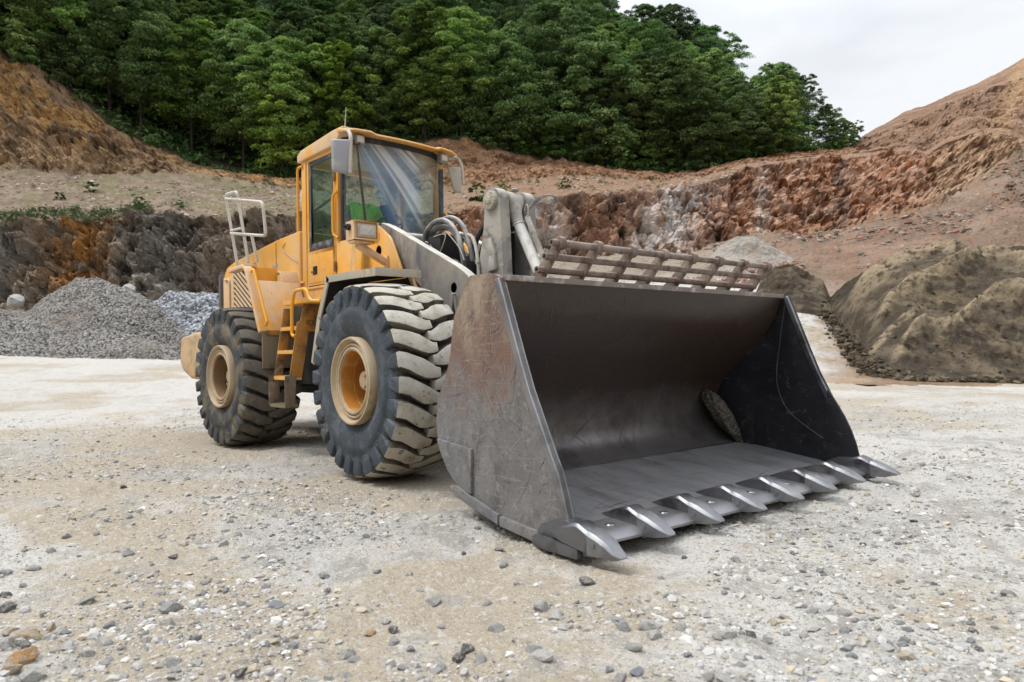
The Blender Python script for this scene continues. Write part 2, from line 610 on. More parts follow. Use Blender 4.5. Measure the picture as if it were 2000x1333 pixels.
q = np.concatenate([[i + k / n for k in range(n)] for i, n in enumerate(SEG)] + [[6.0]])
QQ, UU = np.meshgrid(q, U, indexing='ij')
uf, qf = UU.ravel(), QQ.ravel()
P, pv, pd = terr(uf, qf)
nrow, ncol = QQ.shape
def band(q_, a, b, s=0.12):
    return sstep(a - s, a + s, q_) * sstep(b + s, b - s, q_)
rock = band(qf, 3.0, 4.0, 0.05)
earth = band(qf, 1.0, 2.0, 0.08)
terrace = band(qf, 2.0, 3.0, 0.08)
forest = sstep(1.06, 0.94, qf) * sstep(1690, 1650, uf + 30 * fbm(P * 0.1, 3, 77))
hillr = sstep(1.6, 1.2, qf) * sstep(1650, 1690, uf)
scree = band(qf, 4.0, 5.0, 0.08)
right = sstep(620, 1000, uf)
back = np.array([-FW[0], -FW[1], 0.0])
nA, nB, nC = fbm(P * 0.09, 4, 21), fbm(P * 0.45, 5, 22), fbm(P * 1.6, 4, 23)
disp = nA * (1.3 * rock + 1.0 * earth + 0.5 * terrace + 0.8 * hillr + 0.35 * scree) * sstep(6, 5.3, qf)
disp += nB * (0.22 * rock + 0.35 * earth + 0.22 * terrace + 0.28 * hillr + 0.22 * scree)
disp += 0.35 * ridged(P * np.array([.35, .35, .12]), 3, 24) * earth + nC * (.10 * (earth + terrace + hillr + scree) + .05 * rock)
sel = (rock > 0.02) | (earth > 0.3)
Q = P[sel]
c1, _, g1, x1 = voro(Q * np.array([.25, .25, .22]) + 0.45 * np.stack([nB[sel], nC[sel], nA[sel]], 1), 5)
c2, _, g2, x2 = voro(Q * np.array([.70, .70, .62]) + 0.22 * np.stack([nC[sel], nB[sel], nC[sel]], 1), 6)
dirn = lambda c, a: np.stack([np.sin(c * 51 + a), np.cos(c * 37 + a), np.sin(c * 83)], 1)
fac = 0.9 * (c1 - 0.5) + 1.3 * (x1 * dirn(c1, 0)).sum(1) + 0.22 * (c2 - 0.5) + 0.45 * (x2 * dirn(c2, 1)).sum(1) - 0.6 * sstep(0.16, 0, g1) - 0.16 * sstep(0.14, 0, g2)
wt = (rock + (.42 + .5 * sstep(420, 250, uf)) * earth)[sel]
def saw(s_):
    f_ = s_ % 1.0
    return np.where(f_ < .85, f_ / .85, (1 - f_) / .15) - .5
wob = np.stack([nA[sel], nB[sel], nC[sel]], 1)
led = saw(Q @ np.array([.10, .14, .62]) + 1.1 * nA[sel] + .35 * nB[sel])
jnt = saw(Q @ (.33 * np.array([RT[0], RT[1], .22])) + .9 * nA[sel] + .3 * nB[sel])
jn2 = saw(Q @ (.95 * np.array([RT[0], RT[1], -.35])) + .5 * nB[sel] + .2 * nC[sel])
fac = .75 * fac + .70 * led + .95 * jnt + .30 * jn2
disp[sel] += fac * wt
shift = disp[:, None] * (back * 0.85 + np.array([0, 0, 0.5]))
TV = P + shift
# ground colours, with canopy shade put into the forest floor
C = lambda *a: np.array(a, float)
col = np.tile(C(.26, .18, .115), (len(P), 1))
col = lerp(col, C(.36, .27, .19), sstep(-.1, .6, nB))
ec = lerp(np.tile(C(.42, .29, .175), (len(P), 1)), C(.46, .275, .115), sstep(.0, .5, nA))
ec = lerp(ec, C(.30, .20, .125), sstep(.0, .5, nB))
ec = lerp(ec, C(.17, .11, .065), sstep(.10, .5, nC + nB * .5))
ec = lerp(ec, lerp(np.tile(C(.27, .145, .085), (len(P), 1)), C(.36, .21, .13), sstep(-.2, .4, nB)), right * .8)
col = lerp(col, ec, earth)
tcol = lerp(np.tile(C(.20, .155, .11), (len(P), 1)), C(.29, .225, .165), sstep(-.3, .5, nC))
tcol = lerp(tcol, C(.17, .17, .075), .55 * sstep(.1, .5, nB + .3 * nC) * sstep(1500, 1100, uf))
tcol = lerp(tcol, C(.33, .19, .125), right * .6)
col = lerp(col, tcol, terrace)
# left face: grey-brown with an ochre seam, right face: rusty with grey and dark seams
rl = lerp(np.tile(C(.175, .16, .14), (len(P), 1)), C(.29, .265, .23), sstep(-.2, .5, nB))
rl = lerp(rl, C(.40, .19, .045), .92 * np.exp(-((uf - 150 + 25 * nB) / 72) ** 2) * sstep(-.6, .2, nB + .4))
rl = lerp(rl, C(.42, .34, .25), .8 * np.exp(-((uf - 25) / 45) ** 2) * sstep(470, 520, pv) * sstep(-.2, .2, nC))
rl = lerp(rl, C(.035, .03, .026), .8 * sstep(.25, .5, nB - .2) * sstep(380, 260, uf))
rl = lerp(rl, C(.27, .19, .13), sstep(330, 460, uf) * .6)
rx = lerp(np.tile(C(.40, .225, .145), (len(P), 1)), C(.48, .325, .24), sstep(-.3, .5, nB))
rx = lerp(rx, C(.25, .105, .045), sstep(.1, .55, nC + .4 * nA))
gs = np.exp(-((uf - 1305 - .35 * (430 - pv) + 16 * nB) / 58) ** 2) + .8 * np.exp(-((uf - 1055 + 20 * nB) / 46) ** 2) + .45 * np.exp(-((uf - 1490 + 12 * nC) / 14) ** 2)
rx = lerp(rx, C(.60, .56, .53), np.clip(gs * 1.15, 0, 1) * sstep(-.5, .1, nC + .2))
dk = np.exp(-((uf - 1212 + 22 * nB) / 20) ** 2) + np.exp(-((uf - 1128 + 18 * nC) / 10) ** 2) + .9 * np.exp(-((uf - 1640 + 10 * nB) / 16) ** 2) + .7 * np.exp(-((uf - 1400 + 22 * nB) / 20) ** 2) * sstep(400, 440, pv) + .6 * np.exp(-((uf - 1345 + 8 * nC) / 10) ** 2)
rx = lerp(rx, C(.085, .07, .065), np.clip(dk, 0, 1) * sstep(-.4, .2, nC + .1) * .85)
rx = lerp(rx, C(.43, .31, .20), sstep(1780, 1850, uf) * .5)
rc = lerp(rl, rx, right)
cs = np.full(len(P), .5)
cs[sel] = c2
rc = rc * (0.70 + 0.42 * cs)[:, None]
col = lerp(col, rc, rock)
sc_ = lerp(np.tile(C(.20, .14, .10), (len(P), 1)), C(.27, .195, .145), sstep(-.2, .5, nB))
sc_ = lerp(sc_, C(.27, .155, .105), .6 * sstep(.15, .5, nC + .5 * nA))
sc_ = lerp(sc_, C(.33, .29, .23), sstep(1560, 1380, uf) * .7)
col = lerp(col, sc_, sstep(3.98, 4.06, qf) * sstep(5.3, 4.9, qf))
flo = lerp(np.tile(C(.55, .53, .495), (len(P), 1)), C(.44, .39, .32), sstep(.1, .6, nB))
col = lerp(col, flo, sstep(4.55, 5.0, qf) * sstep(1690, 1560, uf + 30 * nB))
hc = lerp(np.tile(C(.235, .145, .095), (len(P), 1)), C(.31, .20, .14), sstep(-.2, .5, nB))
hc = lerp(hc, C(.40, .26, .15), .8 * np.exp(-((uf - 1960 - (235 - pv) * .4 + 15 * nB) / 22) ** 2) * sstep(320, 240, pv))
col = lerp(col, hc, np.clip(sstep(1650, 1690, uf) * sstep(2.02, 1.95, qf), 0, 1))
fo = lerp(np.tile(C(.014, .013, .008), (len(P), 1)), C(.014, .024, .008), sstep(-.1, .4, nB))  # near-black: the deep shade under the canopy is put into this colour
col = lerp(col, fo, forest)
M_terr = mat('quarry_rock', (.3, .2, .13), 0.95, layers=[((.10, .075, .055), 1.1, 0.60, 0.74), ((.52, .45, .38), 2.3, 0.66, 0.74, (1, 1, 1), 4), ((.16, .10, .07), 4.5, 0.60, 0.72)],
             bump=[(1.3, 0.9, 0.5), (6, 0.6, 0.12)], attr='col', spec=0.15)
def crack_bump(M, scale, dist, strength, stretch=(1, 1, 1)):
    n, l = M.node_tree.nodes, M.node_tree.links
    b_ = n['Principled BSDF']
    tc_ = [x for x in n if x.type == 'TEX_COORD'][0]
    mp = n.new('ShaderNodeMapping')
    mp.inputs['Scale'].default_value = stretch
    mp.inputs['Rotation'].default_value = (.2, .35, .1)
    l.new(tc_.outputs['Object'], mp.inputs[0])
    no = n.new('ShaderNodeTexNoise')
    no.inputs['Scale'].default_value = scale * .8
    no.inputs['Detail'].default_value = 5
    l.new(mp.outputs[0], no.inputs['Vector'])
    mx_ = n.new('ShaderNodeMixRGB')
    mx_.blend_type = 'ADD'
    mx_.inputs[0].default_value = 1.1 / scale
    l.new(mp.outputs[0], mx_.inputs[1])
    l.new(no.outputs['Color'], mx_.inputs[2])
    vo = n.new('ShaderNodeTexVoronoi')
    vo.inputs['Scale'].default_value = scale
    l.new(mx_.outputs[0], vo.inputs['Vector'])
    bp = n.new('ShaderNodeBump')
    bp.inputs['Strength'].default_value = strength
    bp.inputs['Distance'].default_value = dist
    bp.invert = True
    l.new(vo.outputs['Distance'], bp.inputs['Height'])
    src = b_.inputs['Normal'].links
    if src:
        l.new(src[0].from_socket, bp.inputs['Normal'])
    l.new(bp.outputs[0], b_.inputs['Normal'])
crack_bump(M_terr, 1.1, .30, .8, (1, 1, .6))
crack_bump(M_terr, 3.0, .12, .8, (1, 1, .7))
def strip(name, q0, q1):
    r0 = int(np.argmin(np.abs(q - q0)))
    r1 = int(np.argmin(np.abs(q - q1)))
    n = r1 - r0 + 1
    i0 = r0 * ncol
    VV = TV[i0:i0 + n * ncol]
    a, b_ = np.meshgrid(np.arange(n - 1), np.arange(ncol - 1), indexing='ij')
    FF = np.stack([a * ncol + b_, (a + 1) * ncol + b_, (a + 1) * ncol + b_ + 1, a * ncol + b_ + 1], -1).reshape(-1, 4)
    return tag(mesh_np(name, VV, FF, M_terr, smooth=(name not in ('rock_face', 'earth_bank')), color=col[i0:i0 + n * ncol]), kind='structure')
strip('hillside', 0, 1)
strip('earth_bank', 1, 2)
strip('terrace', 2, 3)
strip('rock_face', 3, 4)
strip('scree_slope', 4, 6)

# wooded slopes added unseen behind and beside the viewpoint, to darken sidelight and reflections
azr = np.concatenate([np.linspace(np.radians(47), np.radians(313), 160)])
rad_l = [(62, -1.5), (70, 9), (84, 17), (105, 30), (140, 44), (200, 52)]
AZ, RI = np.meshgrid(azr, np.arange(len(rad_l) * 6 - 5) / 6.0)
rx_ = np.interp(RI, range(len(rad_l)), [a_ for a_, _ in rad_l])
rz_ = np.interp(RI, range(len(rad_l)), [b_ for _, b_ in rad_l]) * (1 + .18 * np.sin(3 * AZ) + .1 * np.sin(7 * AZ + 1))
HX = CAM[0] + rx_ * (np.cos(AZ) * FH[0] + np.sin(AZ) * RH[0])
HY = CAM[1] + rx_ * (np.cos(AZ) * FH[1] + np.sin(AZ) * RH[1])
HV = np.stack([HX.ravel(), HY.ravel(), rz_.ravel()], 1)
HV += (fbm(HV * .12, 4, 44) * 2.5)[:, None] * np.array([.4, .4, .6])
n_, k_ = AZ.shape
a, b_ = np.meshgrid(np.arange(n_ - 1), np.arange(k_ - 1), indexing='ij')
FFh = np.stack([a * k_ + b_, (a + 1) * k_ + b_, (a + 1) * k_ + b_ + 1, a * k_ + b_ + 1], -1).reshape(-1, 4)
hcl = np.where((RI.ravel() < 1.6)[:, None], C(.26, .17, .11)[None], C(.035, .06, .02)[None]) * (1 + .35 * fbm(HV * .3, 3, 45))[:, None]
tag(mesh_np('added_shade_slopes', HV, FFh, M_terr, color=hcl), kind='structure')

# ------------------------------------------------------------------ heaps of gravel and sand
def gravel_mat(name, cells, c_lo, c_hi, tint=(), scale=5.0, bumpd=0.1):
    M = bpy.data.materials.new(name)
    M.use_nodes = True
    n, l = M.node_tree.nodes, M.node_tree.links
    b_ = n['Principled BSDF']
    b_.inputs['Roughness'].default_value = 0.92
    b_.inputs['Specular IOR Level'].default_value = 0.2
    tc_ = n.new('ShaderNodeTexCoord')
    vo = n.new('ShaderNodeTexVoronoi')
    vo.inputs['Scale'].default_value = scale
    l.new(tc_.outputs['Object'], vo.inputs['Vector'])
    sp = n.new('ShaderNodeSeparateColor')
    l.new(vo.outputs['Color'], sp.inputs[0])
    r = n.new('ShaderNodeValToRGB')
    r.color_ramp.elements[0].color = (*c_lo, 1)
    r.color_ramp.elements[1].color = (*c_hi, 1)
    l.new(sp.outputs[0], r.inputs[0])
    cur = r.outputs[0]
    for c, s, lo, hi in tint:
        no = n.new('ShaderNodeTexNoise')
        no.inputs['Scale'].default_value = s
        no.inputs['Detail'].default_value = 5
        l.new(tc_.outputs['Object'], no.inputs['Vector'])
        mr = n.new('ShaderNodeMapRange')
        mr.inputs[1].default_value, mr.inputs[2].default_value = lo, hi
        l.new(no.outputs[0], mr.inputs[0])
        mx_ = n.new('ShaderNodeMixRGB')
        mx_.inputs[2].default_value = (*c, 1)
        l.new(mr.outputs[0], mx_.inputs[0])
        l.new(cur, mx_.inputs[1])
        cur = mx_.outputs[0]
    l.new(cur, b_.inputs['Base Color'])
    bp = n.new('ShaderNodeBump')
    bp.inputs['Strength'].default_value = 1.0
    bp.inputs['Distance'].default_value = bumpd
    bp.invert = True
    l.new(vo.outputs['Distance'], bp.inputs['Height'])
    l.new(bp.outputs[0], b_.inputs['Normal'])
    return M

def heap(name, top, front, back_d, mats, label, group, rough, seed, rows=90, du=3.0, ridge=None, colfn=None):
    """top: (u, v, d) crest line; front: (u, v, d) toe line; a heap with a body: near slope, crest and far slope"""
    T, Fq = np.array(top, float), np.array(front, float)
    u = np.arange(T[0, 0], T[-1, 0] + .1, du)
    tv, td = np.interp(u, T[:, 0], T[:, 1]), np.interp(u, T[:, 0], T[:, 2])
    fv, fd = np.interp(u, Fq[:, 0], Fq[:, 1]), np.interp(u, Fq[:, 0], Fq[:, 2])
    A_, B_ = at(u, fv, fd), at(u, tv, td)
    Bk = B_ + (B_ - A_) * np.array([1, 1, -1]) * back_d
    Bk[:, 2] = A_[:, 2] - 1.0
    A_ = A_.copy()
    A_[:, 2] -= 0.25
    t = np.linspace(0, 1, rows)[:, None, None]
    prof = t + 0.05 * np.sin(t * np.pi) * 0
    near = A_ + (B_ - A_) * prof
    far = B_ + (Bk - B_) * np.linspace(0, 1, rows // 3)[1:, None, None]
    G = np.concatenate([(A_ - np.array([0, 0, 1.2]))[None], near, far])
    n, k = G.shape[:2]
    Pf = G.reshape(-1, 3)
    tt = np.concatenate([[-0.001], np.linspace(0, 1, rows), np.linspace(1, 2, rows // 3)[1:]])
    tf = np.repeat(tt, k)
    ufl = np.tile(u, n)
    vfl = np.tile(fv, n) + (np.tile(tv, n) - np.tile(fv, n)) * np.clip(tf, 0, 1)
    # round the crest over
    ramp_ = np.clip(np.minimum(ufl - u[0], u[-1] - ufl) / 30, 0, 1)
    dz = -0.05 * np.exp(-((tf - 1) / 0.08) ** 2) * np.tile(B_[:, 2] - A_[:, 2], n)
    off = sum(a * fbm(Pf * s, 4, seed + i) for i, (a, s) in enumerate(rough))
    if ridge:
        off = off + ridge(ufl, tf, Pf, vfl)
    Pf = Pf + (off * ramp_ * np.clip(tf * 6, 0.15, 1))[:, None] * (back * .6 + np.array([0, 0, .8])) + np.stack([dz * 0, dz * 0, dz], 1)
    a, b_ = np.meshgrid(np.arange(n - 1), np.arange(k - 1), indexing='ij')
    FF = np.stack([a * k + b_, a * k + b_ + 1, (a + 1) * k + b_ + 1, (a + 1) * k + b_], -1).reshape(-1, 4)
    cc = (colfn(ufl, tf, Pf, off, vfl if ridge else None)) if colfn else None
    o = mesh_np(name, Pf, FF, mats, color=cc)
    return tag(o, label, 'heap', group)

M_grav = gravel_mat('crushed_gravel', 0, (.04, .039, .039), (.36, .34, .315), [((.19, .155, .12), .35, .48, .85)], 11, .08)
M_chip = gravel_mat('grey_chippings', 0, (.07, .075, .088), (.52, .54, .58), [((.50, .50, .50), .3, .5, .8)], 6.5, .12)
M_grey = gravel_mat('grey_mound', 0, (.26, .23, .20), (.36, .33, .29), [((.22, .17, .13), .5, .5, .8)], 7, .05)
HG = 'heaps of crushed stone and sand round the quarry floor'
heap('gravel_heap', [(270, 640, 46), (285, 590, 45.5), (331, 567, 45), (378, 563, 45), (432, 569, 45), (520, 585, 45), (600, 640, 45.5)], [(270, 688, 43), (600, 690, 42)], 1.0, M_chip,
     'pale blue-grey heap of coarse crushed stone behind the rear tyre', HG, [(.3, .3), (.12, 1.5), (.08, 4)], 301)
heap('gravel_heap', [(-560, 640, 44), (-300, 560, 43), (-120, 545, 42.5), (0, 594, 42), (47, 594, 42), (90, 562, 42), (148, 533, 42), (189, 535, 42), (252, 562, 42), (315, 598, 41), (346, 630, 40.5), (378, 672, 40), (392, 690, 39.6)], [(-560, 694, 38), (0, 690, 38), (392, 692, 39.4)], .9, M_grav,
     'brown-grey gravel heap with a peak, in front of the ochre rock face', HG, [(.30, .22), (.07, 1.4), (.05, 4)], 311)
heap('gravel_heap', [(-420, 690, 37.2), (-200, 625, 38), (-60, 598, 38.4), (20, 612, 38.6), (100, 628, 38.6), (200, 640, 38.6), (290, 662, 38.2), (350, 690, 37.4)], [(-420, 694, 36), (350, 694, 37)], .7, M_grav,
     'low brown-grey gravel lobe spilling forward at the left edge', HG, [(.3, .25), (.07, 1.4), (.05, 4)], 317)
heap('stone_mound', [(1385, 500, 62), (1410, 474, 61.5), (1440, 459, 61), (1470, 462, 61), (1510, 480, 61), (1560, 508, 60)], [(1385, 535, 58), (1560, 545, 57)], .8, M_grey,
     'smooth grey mound at the foot of the rusty rock face', HG, [(.3, .4), (.1, 2)], 321)

RIDGES = [[(1652, 598), (1664, 588), (1700, 566), (1760, 532), (1825, 500), (1862, 490)], [(1700, 655), (1713, 643), (1751, 611), (1807, 588), (1877, 543), (1930, 531), (2000, 548), (2200, 590)], [(1740, 705), (1800, 668), (1850, 655), (1905, 622), (1960, 606), (2100, 620)], [(1690, 700), (1730, 678), (1790, 640)]]
def ridge_field(u_, v_, wob):
    h = np.zeros(len(u_)); front_ = np.zeros(len(u_))
    for i, R_l in enumerate(RIDGES):
        R_a = np.array(R_l, float)
        dv = v_ + wob - np.interp(u_, R_a[:, 0], R_a[:, 1])
        ins = sstep(R_a[0, 0] - 12, R_a[0, 0] + 25, u_) * sstep(R_a[-1, 0] + 45, R_a[-1, 0] - 30, u_)
        a_ = np.where(dv < 0, np.exp(dv / 14), np.exp(-dv / 46)) * ins
        h += a_ * (1.0, .95, .6, .4)[i]
        front_ = np.maximum(front_, ins * sstep(-3, 1, dv) * sstep((46, 26, 22, 14)[i], 4, dv))
    return h, front_
def sand_col(u_, t_, P_, off, v_=None):
    n_ = fbm(P_ * np.array([.5, .5, 1.2]), 4, 61)
    m_ = fbm(P_ * 2.2, 4, 62)
    c = lerp(np.tile(C(.062, .048, .033), (len(P_), 1)), C(.15, .115, .075), sstep(-.2, .55, n_ + .3 * m_))
    c = lerp(c, C(.125, .11, .088), .5 * sstep(.2, .55, m_ - .2 * n_))
    if v_ is not None:
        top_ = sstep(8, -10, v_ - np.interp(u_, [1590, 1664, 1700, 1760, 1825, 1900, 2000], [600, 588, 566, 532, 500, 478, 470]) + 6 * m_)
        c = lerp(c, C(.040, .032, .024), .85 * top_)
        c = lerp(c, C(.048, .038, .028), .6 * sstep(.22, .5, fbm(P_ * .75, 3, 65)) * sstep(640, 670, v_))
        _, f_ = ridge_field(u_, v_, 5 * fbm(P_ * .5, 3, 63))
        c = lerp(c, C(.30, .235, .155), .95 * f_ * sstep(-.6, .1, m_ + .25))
    return c
M_sand = mat('damp_sand', (.15, .12, .08), 0.95, layers=[((.035, .027, .018), 1.1, 0.54, 0.68), ((.05, .04, .028), 4, 0.56, 0.70), ((.22, .18, .13), 7, 0.62, 0.74)], bump=[(1.4, 0.8, 0.35), (9, 0.6, 0.06)], attr='col', spec=0.15)
def slump(u_, t_, P_, v_=None):
    h, _ = ridge_field(u_, v_, 5 * fbm(P_ * .5, 3, 63))
    gul = ridged(np.stack([u_ / 34 + t_ * 3, t_ * 1.5, u_ * 0], 1), 3, 78)
    return (1.35 * h - .3 + .07 * gul) * sstep(0.0, .25, t_) * sstep(1.1, .8, t_)
heap('sand_heap', [(1599, 602, 47.5), (1612, 586, 47.8), (1630, 566, 47.6), (1650, 548, 47.2), (1695, 520, 46.5), (1745, 496, 45.5), (1807, 487, 44.5), (1860, 472, 44), (2000, 474, 43.5), (2200, 450, 43), (2450, 520, 43)],
     [(1599, 604, 47.2), (1622, 640, 41.8), (1655, 684, 35.0), (1698, 730, 26.8), (1760, 741, 25.4), (2000, 744, 27.2), (2450, 752, 25)], .7, M_sand,
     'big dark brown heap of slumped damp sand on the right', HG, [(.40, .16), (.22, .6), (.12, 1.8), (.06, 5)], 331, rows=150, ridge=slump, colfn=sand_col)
heap('sand_mound', [(1472, 580, 50), (1490, 536, 50), (1515, 515, 50), (1545, 512, 50), (1580, 524, 50), (1606, 545, 49), (1624, 585, 48)], [(1472, 592, 47), (1624, 600, 45)], .8, M_sand,
     'small brown sand mound behind the right end of the bucket rack', HG, [(.3, .4), (.2, 1.3), (.08, 4)], 341, colfn=sand_col)

sv_ = np.array([v.co[:] for v in bpy.data.objects['sand_heap'].data.vertices])
sv_ = sv_[np.random.default_rng(3).integers(0, len(sv_), 2200)]
sv_ = sv_[sv_[:, 2] > -1.2]
SANDPTS = sv_ + np.random.default_rng(4).normal(0, .05, sv_.shape)

# rubble lying on the scree
def rocks_mesh(name, pts, size, mats, seed, flat=0.7, colors=None, parts=None):
    rg = np.random.default_rng(seed)
    t = (1 + 5 ** .5) / 2
    ico = np.array([(-1, t, 0), (1, t, 0), (-1, -t, 0), (1, -t, 0), (0, -1, t), (0, 1, t), (0, -1, -t), (0, 1, -t), (t, 0, -1), (t, 0, 1), (-t, 0, -1), (-t, 0, 1)]) / 1.902
    tri = np.array([(0, 11, 5), (0, 5, 1), (0, 1, 7), (0, 7, 10), (0, 10, 11), (1, 5, 9), (5, 11, 4), (11, 10, 2), (10, 7, 6), (7, 1, 8), (3, 9, 4), (3, 4, 2), (3, 2, 6), (3, 6, 8), (3, 8, 9), (4, 9, 5), (2, 4, 11), (6, 2, 10), (8, 6, 7), (9, 8, 1)])
    n = len(pts)
    S = np.asarray(size)[:, None, None] * 0.5
    B = ico[None] * (1 + rg.uniform(-.32, .3, (n, 12, 1)))
    B = B * np.stack([rg.uniform(.75, 1.3, n), rg.uniform(.75, 1.3, n), rg.uniform(.45, .95, n) * (flat + .3)], 1)[:, None, :]
    a = rg.uniform(0, 6.283, n)
    ca, sa = np.cos(a), np.sin(a)
    X = B[..., 0] * ca[:, None] - B[..., 1] * sa[:, None]
    Y = B[..., 0] * sa[:, None] + B[..., 1] * ca[:, None]
    tl = rg.uniform(-.5, .5, n)[:, None]
    Z = B[..., 2] + X * np.tan(tl) * .4
    VV = np.stack([X, Y, Z], -1) * S + np.asarray(pts)[:, None, :]
    FF = (tri[None] + (np.arange(n) * 12)[:, None, None]).reshape(-1, 3)
    cc = np.repeat(colors, 12, 0) if colors is not None else None
    return mesh_np(name, VV.reshape(-1, 3), FF, mats, smooth=False, color=cc)
M_rub = mat('rubble', (.3, .2, .15), 0.92, attr='col', layers=[((.1, .08, .06), 3, .6, .75)], bump=[(14, .5, .03)], spec=.15)
rg = np.random.default_rng(5)
nn = 9000
uu = rg.uniform(1350, 2450, nn)
qq = 4.02 + 0.95 * rg.random(nn) ** 1.1
tp, tvv, tdd = terr(uu, qq)
# sit them on the displaced surface: nearest grid vertex
ci = np.clip(np.round((uu - U[0]) / 3.2).astype(int), 0, ncol - 1)
ri = np.clip(np.searchsorted(q, qq), 0, nrow - 1)
tp = TV[ri * ncol + ci]
dens = fbm(tp * np.array([.22, .22, .5]), 3, 81) + .25 * np.exp(-((tvv - (560 - (uu - 1500) * .33)) / 40) ** 2)
k = dens > .12
tp = tp[k]
sz = 0.12 + 0.5 * rg.random(len(tp)) ** 4 + .1 * rg.random(len(tp))
pal = np.array([(.34, .17, .12), (.26, .13, .10), (.36, .25, .19), (.22, .19, .17), (.42, .34, .28), (.15, .12, .105)])
cl = pal[rg.integers(0, 6, len(tp))] * rg.uniform(.75, 1.2, (len(tp), 1))
tag(rocks_mesh('scree_rubble', tp, sz, M_rub, 6, colors=cl), 'loose reddish rubble strewn down the scree slope on the right', 'rubble', kind='stuff')
kk = 5200
tu = rg.uniform(0, 1, kk) ** .8
toe = np.array([(1610, 602, 46.8), (1640, 655, 39.5), (1676, 700, 31.6), (1708, 733, 26.4), (1790, 744, 25), (2000, 747, 26.8), (2300, 752, 25.5)])
ti = tu * (len(toe) - 1)
tv_ = np.stack([np.interp(ti, np.arange(len(toe)), toe[:, j]) for j in range(3)], 1)
cp_ = at(tv_[:, 0] + rg.normal(0, 1, kk) * np.interp(ti, [0, 3, 6], [8, 12, 24]), tv_[:, 1] + rg.normal(0, 1, kk) * np.interp(ti, [0, 3, 4, 6], [9, 9, 3, 3]) - 2, tv_[:, 2])
cp_[:, 2] -= .04
cp_ = np.vstack([cp_, SANDPTS])
kk = len(cp_)
cl = np.array([(.075, .06, .042), (.13, .105, .07), (.05, .042, .03)])[rg.integers(0, 3, kk)] * rg.uniform(.8, 1.2, (kk, 1))
tag(rocks_mesh('sand_clods', cp_, (.05 + .30 * rg.random(kk) ** 6 + .09 * rg.random(kk)) * np.where(np.arange(kk) < 5200, 1, .5), M_rub, 16, colors=cl), 'dark crumbled sand over the big heap and along its foot', 'sand clods', kind='stuff')
# small stones over the terrace
nn = 5000
uu = rg.uniform(-100, 1500, nn)
qq = rg.uniform(2.02, 3.0, nn)
ci = np.clip(np.round((uu - U[0]) / 3.2).astype(int), 0, ncol - 1)
ri = np.clip(np.searchsorted(q, qq), 0, nrow - 1)
tp = TV[ri * ncol + ci]
k = fbm(tp * .3, 3, 91) > -.15
tp = tp[k]
cl = np.array([(.42, .32, .25), (.36, .25, .18), (.50, .45, .40), (.22, .17, .13)])[rg.integers(0, 4, len(tp))] * rg.uniform(.8, 1.15, (len(tp), 1))
tag(rocks_mesh('terrace_rubble', tp, .1 + .4 * rg.random(len(tp)) ** 4, M_rub, 8, colors=cl), 'small pinkish stones scattered over the terrace above the rock faces', 'rubble', kind='stuff')
# ------------------------------------------------------------------ loader materials
YEL, YDUST = (.74, .345, .045), (.66, .425, .19)
M_yel = mat('yellow_paint', YEL, 0.48, layers=[(YDUST, 1.7, .42, .70), ((.62, .47, .30), 2.6, .56, .74, (1, 1, .5)), ((.74, .40, .10), 5, .5, .7), ((.36, .20, .08), 14, .63, .74), ((.24, .15, .08), 30, .68, .74), ((.78, .34, .015), 6, .66, .72), ((.40, .27, .14), 7, .60, .78, (1, 1, .25))], dust=((.64, .52, .38), .95, 1.6, 3), bump=[(60, .12, .004)])
M_peach = mat('dusty_yellow_paint', (.66, .44, .25), 0.6, layers=[((.74, .37, .07), 3.2, .54, .62), ((.48, .34, .22), 6, .52, .72, (1, 1, .4)), ((.24, .17, .11), 26, .66, .74), ((.58, .44, .29), 1.4, .5, .7)], dust=((.64, .54, .42), 1.0, 1.6, 3), bump=[(40, .15, .004)])
M_rail = mat('rail_yellow', (.72, .34, .02), 0.45, layers=[((.62, .36, .12), 5, .5, .65)])
M_dirty = mat('dirty_yellow', (.40, .19, .035), 0.75, layers=[((.13, .085, .045), 4, .45, .60), ((.30, .22, .14), 9, .55, .68)], dust=((.42, .33, .22), .9, 1.5, 6), bump=[(50, .3, .004)])
M_mud = mat('mud_coated_steel', (.19, .15, .10), 0.88, layers=[((.10, .08, .055), 3, .5, .65), ((.30, .24, .17), 7, .58, .7)], bump=[(30, .5, .01)])
M_fend = mat('grey_fender_paint', (.40, .36, .29), 0.7, layers=[((.50, .40, .29), 3, .45, .65), ((.26, .23, .18), 8, .58, .7)], bump=[(40, .25, .004)])
M_black = mat('black_undercarriage', (.016, .015, .015), 0.7, layers=[((.035, .03, .025), 5, .5, .7)])
M_rub_seal = mat('rubber_seal', (.028, .028, .032), 0.6, layers=[((.11, .10, .11), 9, .55, .7)])
M_tyre_side = mat('tyre_sidewall', (.040, .052, .066), 0.68, layers=[((.10, .115, .135), 5, .50, .70), ((.022, .027, .034), 11, .56, .70), ((.20, .18, .15), 9, .62, .76), ((.14, .155, .17), 40, .62, .72, (1, 1, 1), 3)], bump=[(60, .35, .006)])
M_tyre_rear = mat('tyre_sidewall_muddy', (.042, .048, .054), 0.75, layers=[((.15, .125, .085), 3.4, .47, .62), ((.022, .025, .03), 9, .55, .7), ((.22, .185, .13), 14, .60, .72)], bump=[(60, .4, .008)])
M_tread = mat('dusty_tread', (.45, .42, .36), 0.92, layers=[((.30, .265, .21), 5, .48, .66), ((.12, .105, .085), 16, .60, .70), ((.52, .50, .45), 3, .52, .68), ((.10, .09, .075), 40, .64, .70)], bump=[(26, .5, .01), (90, .5, .005)], spec=.2)
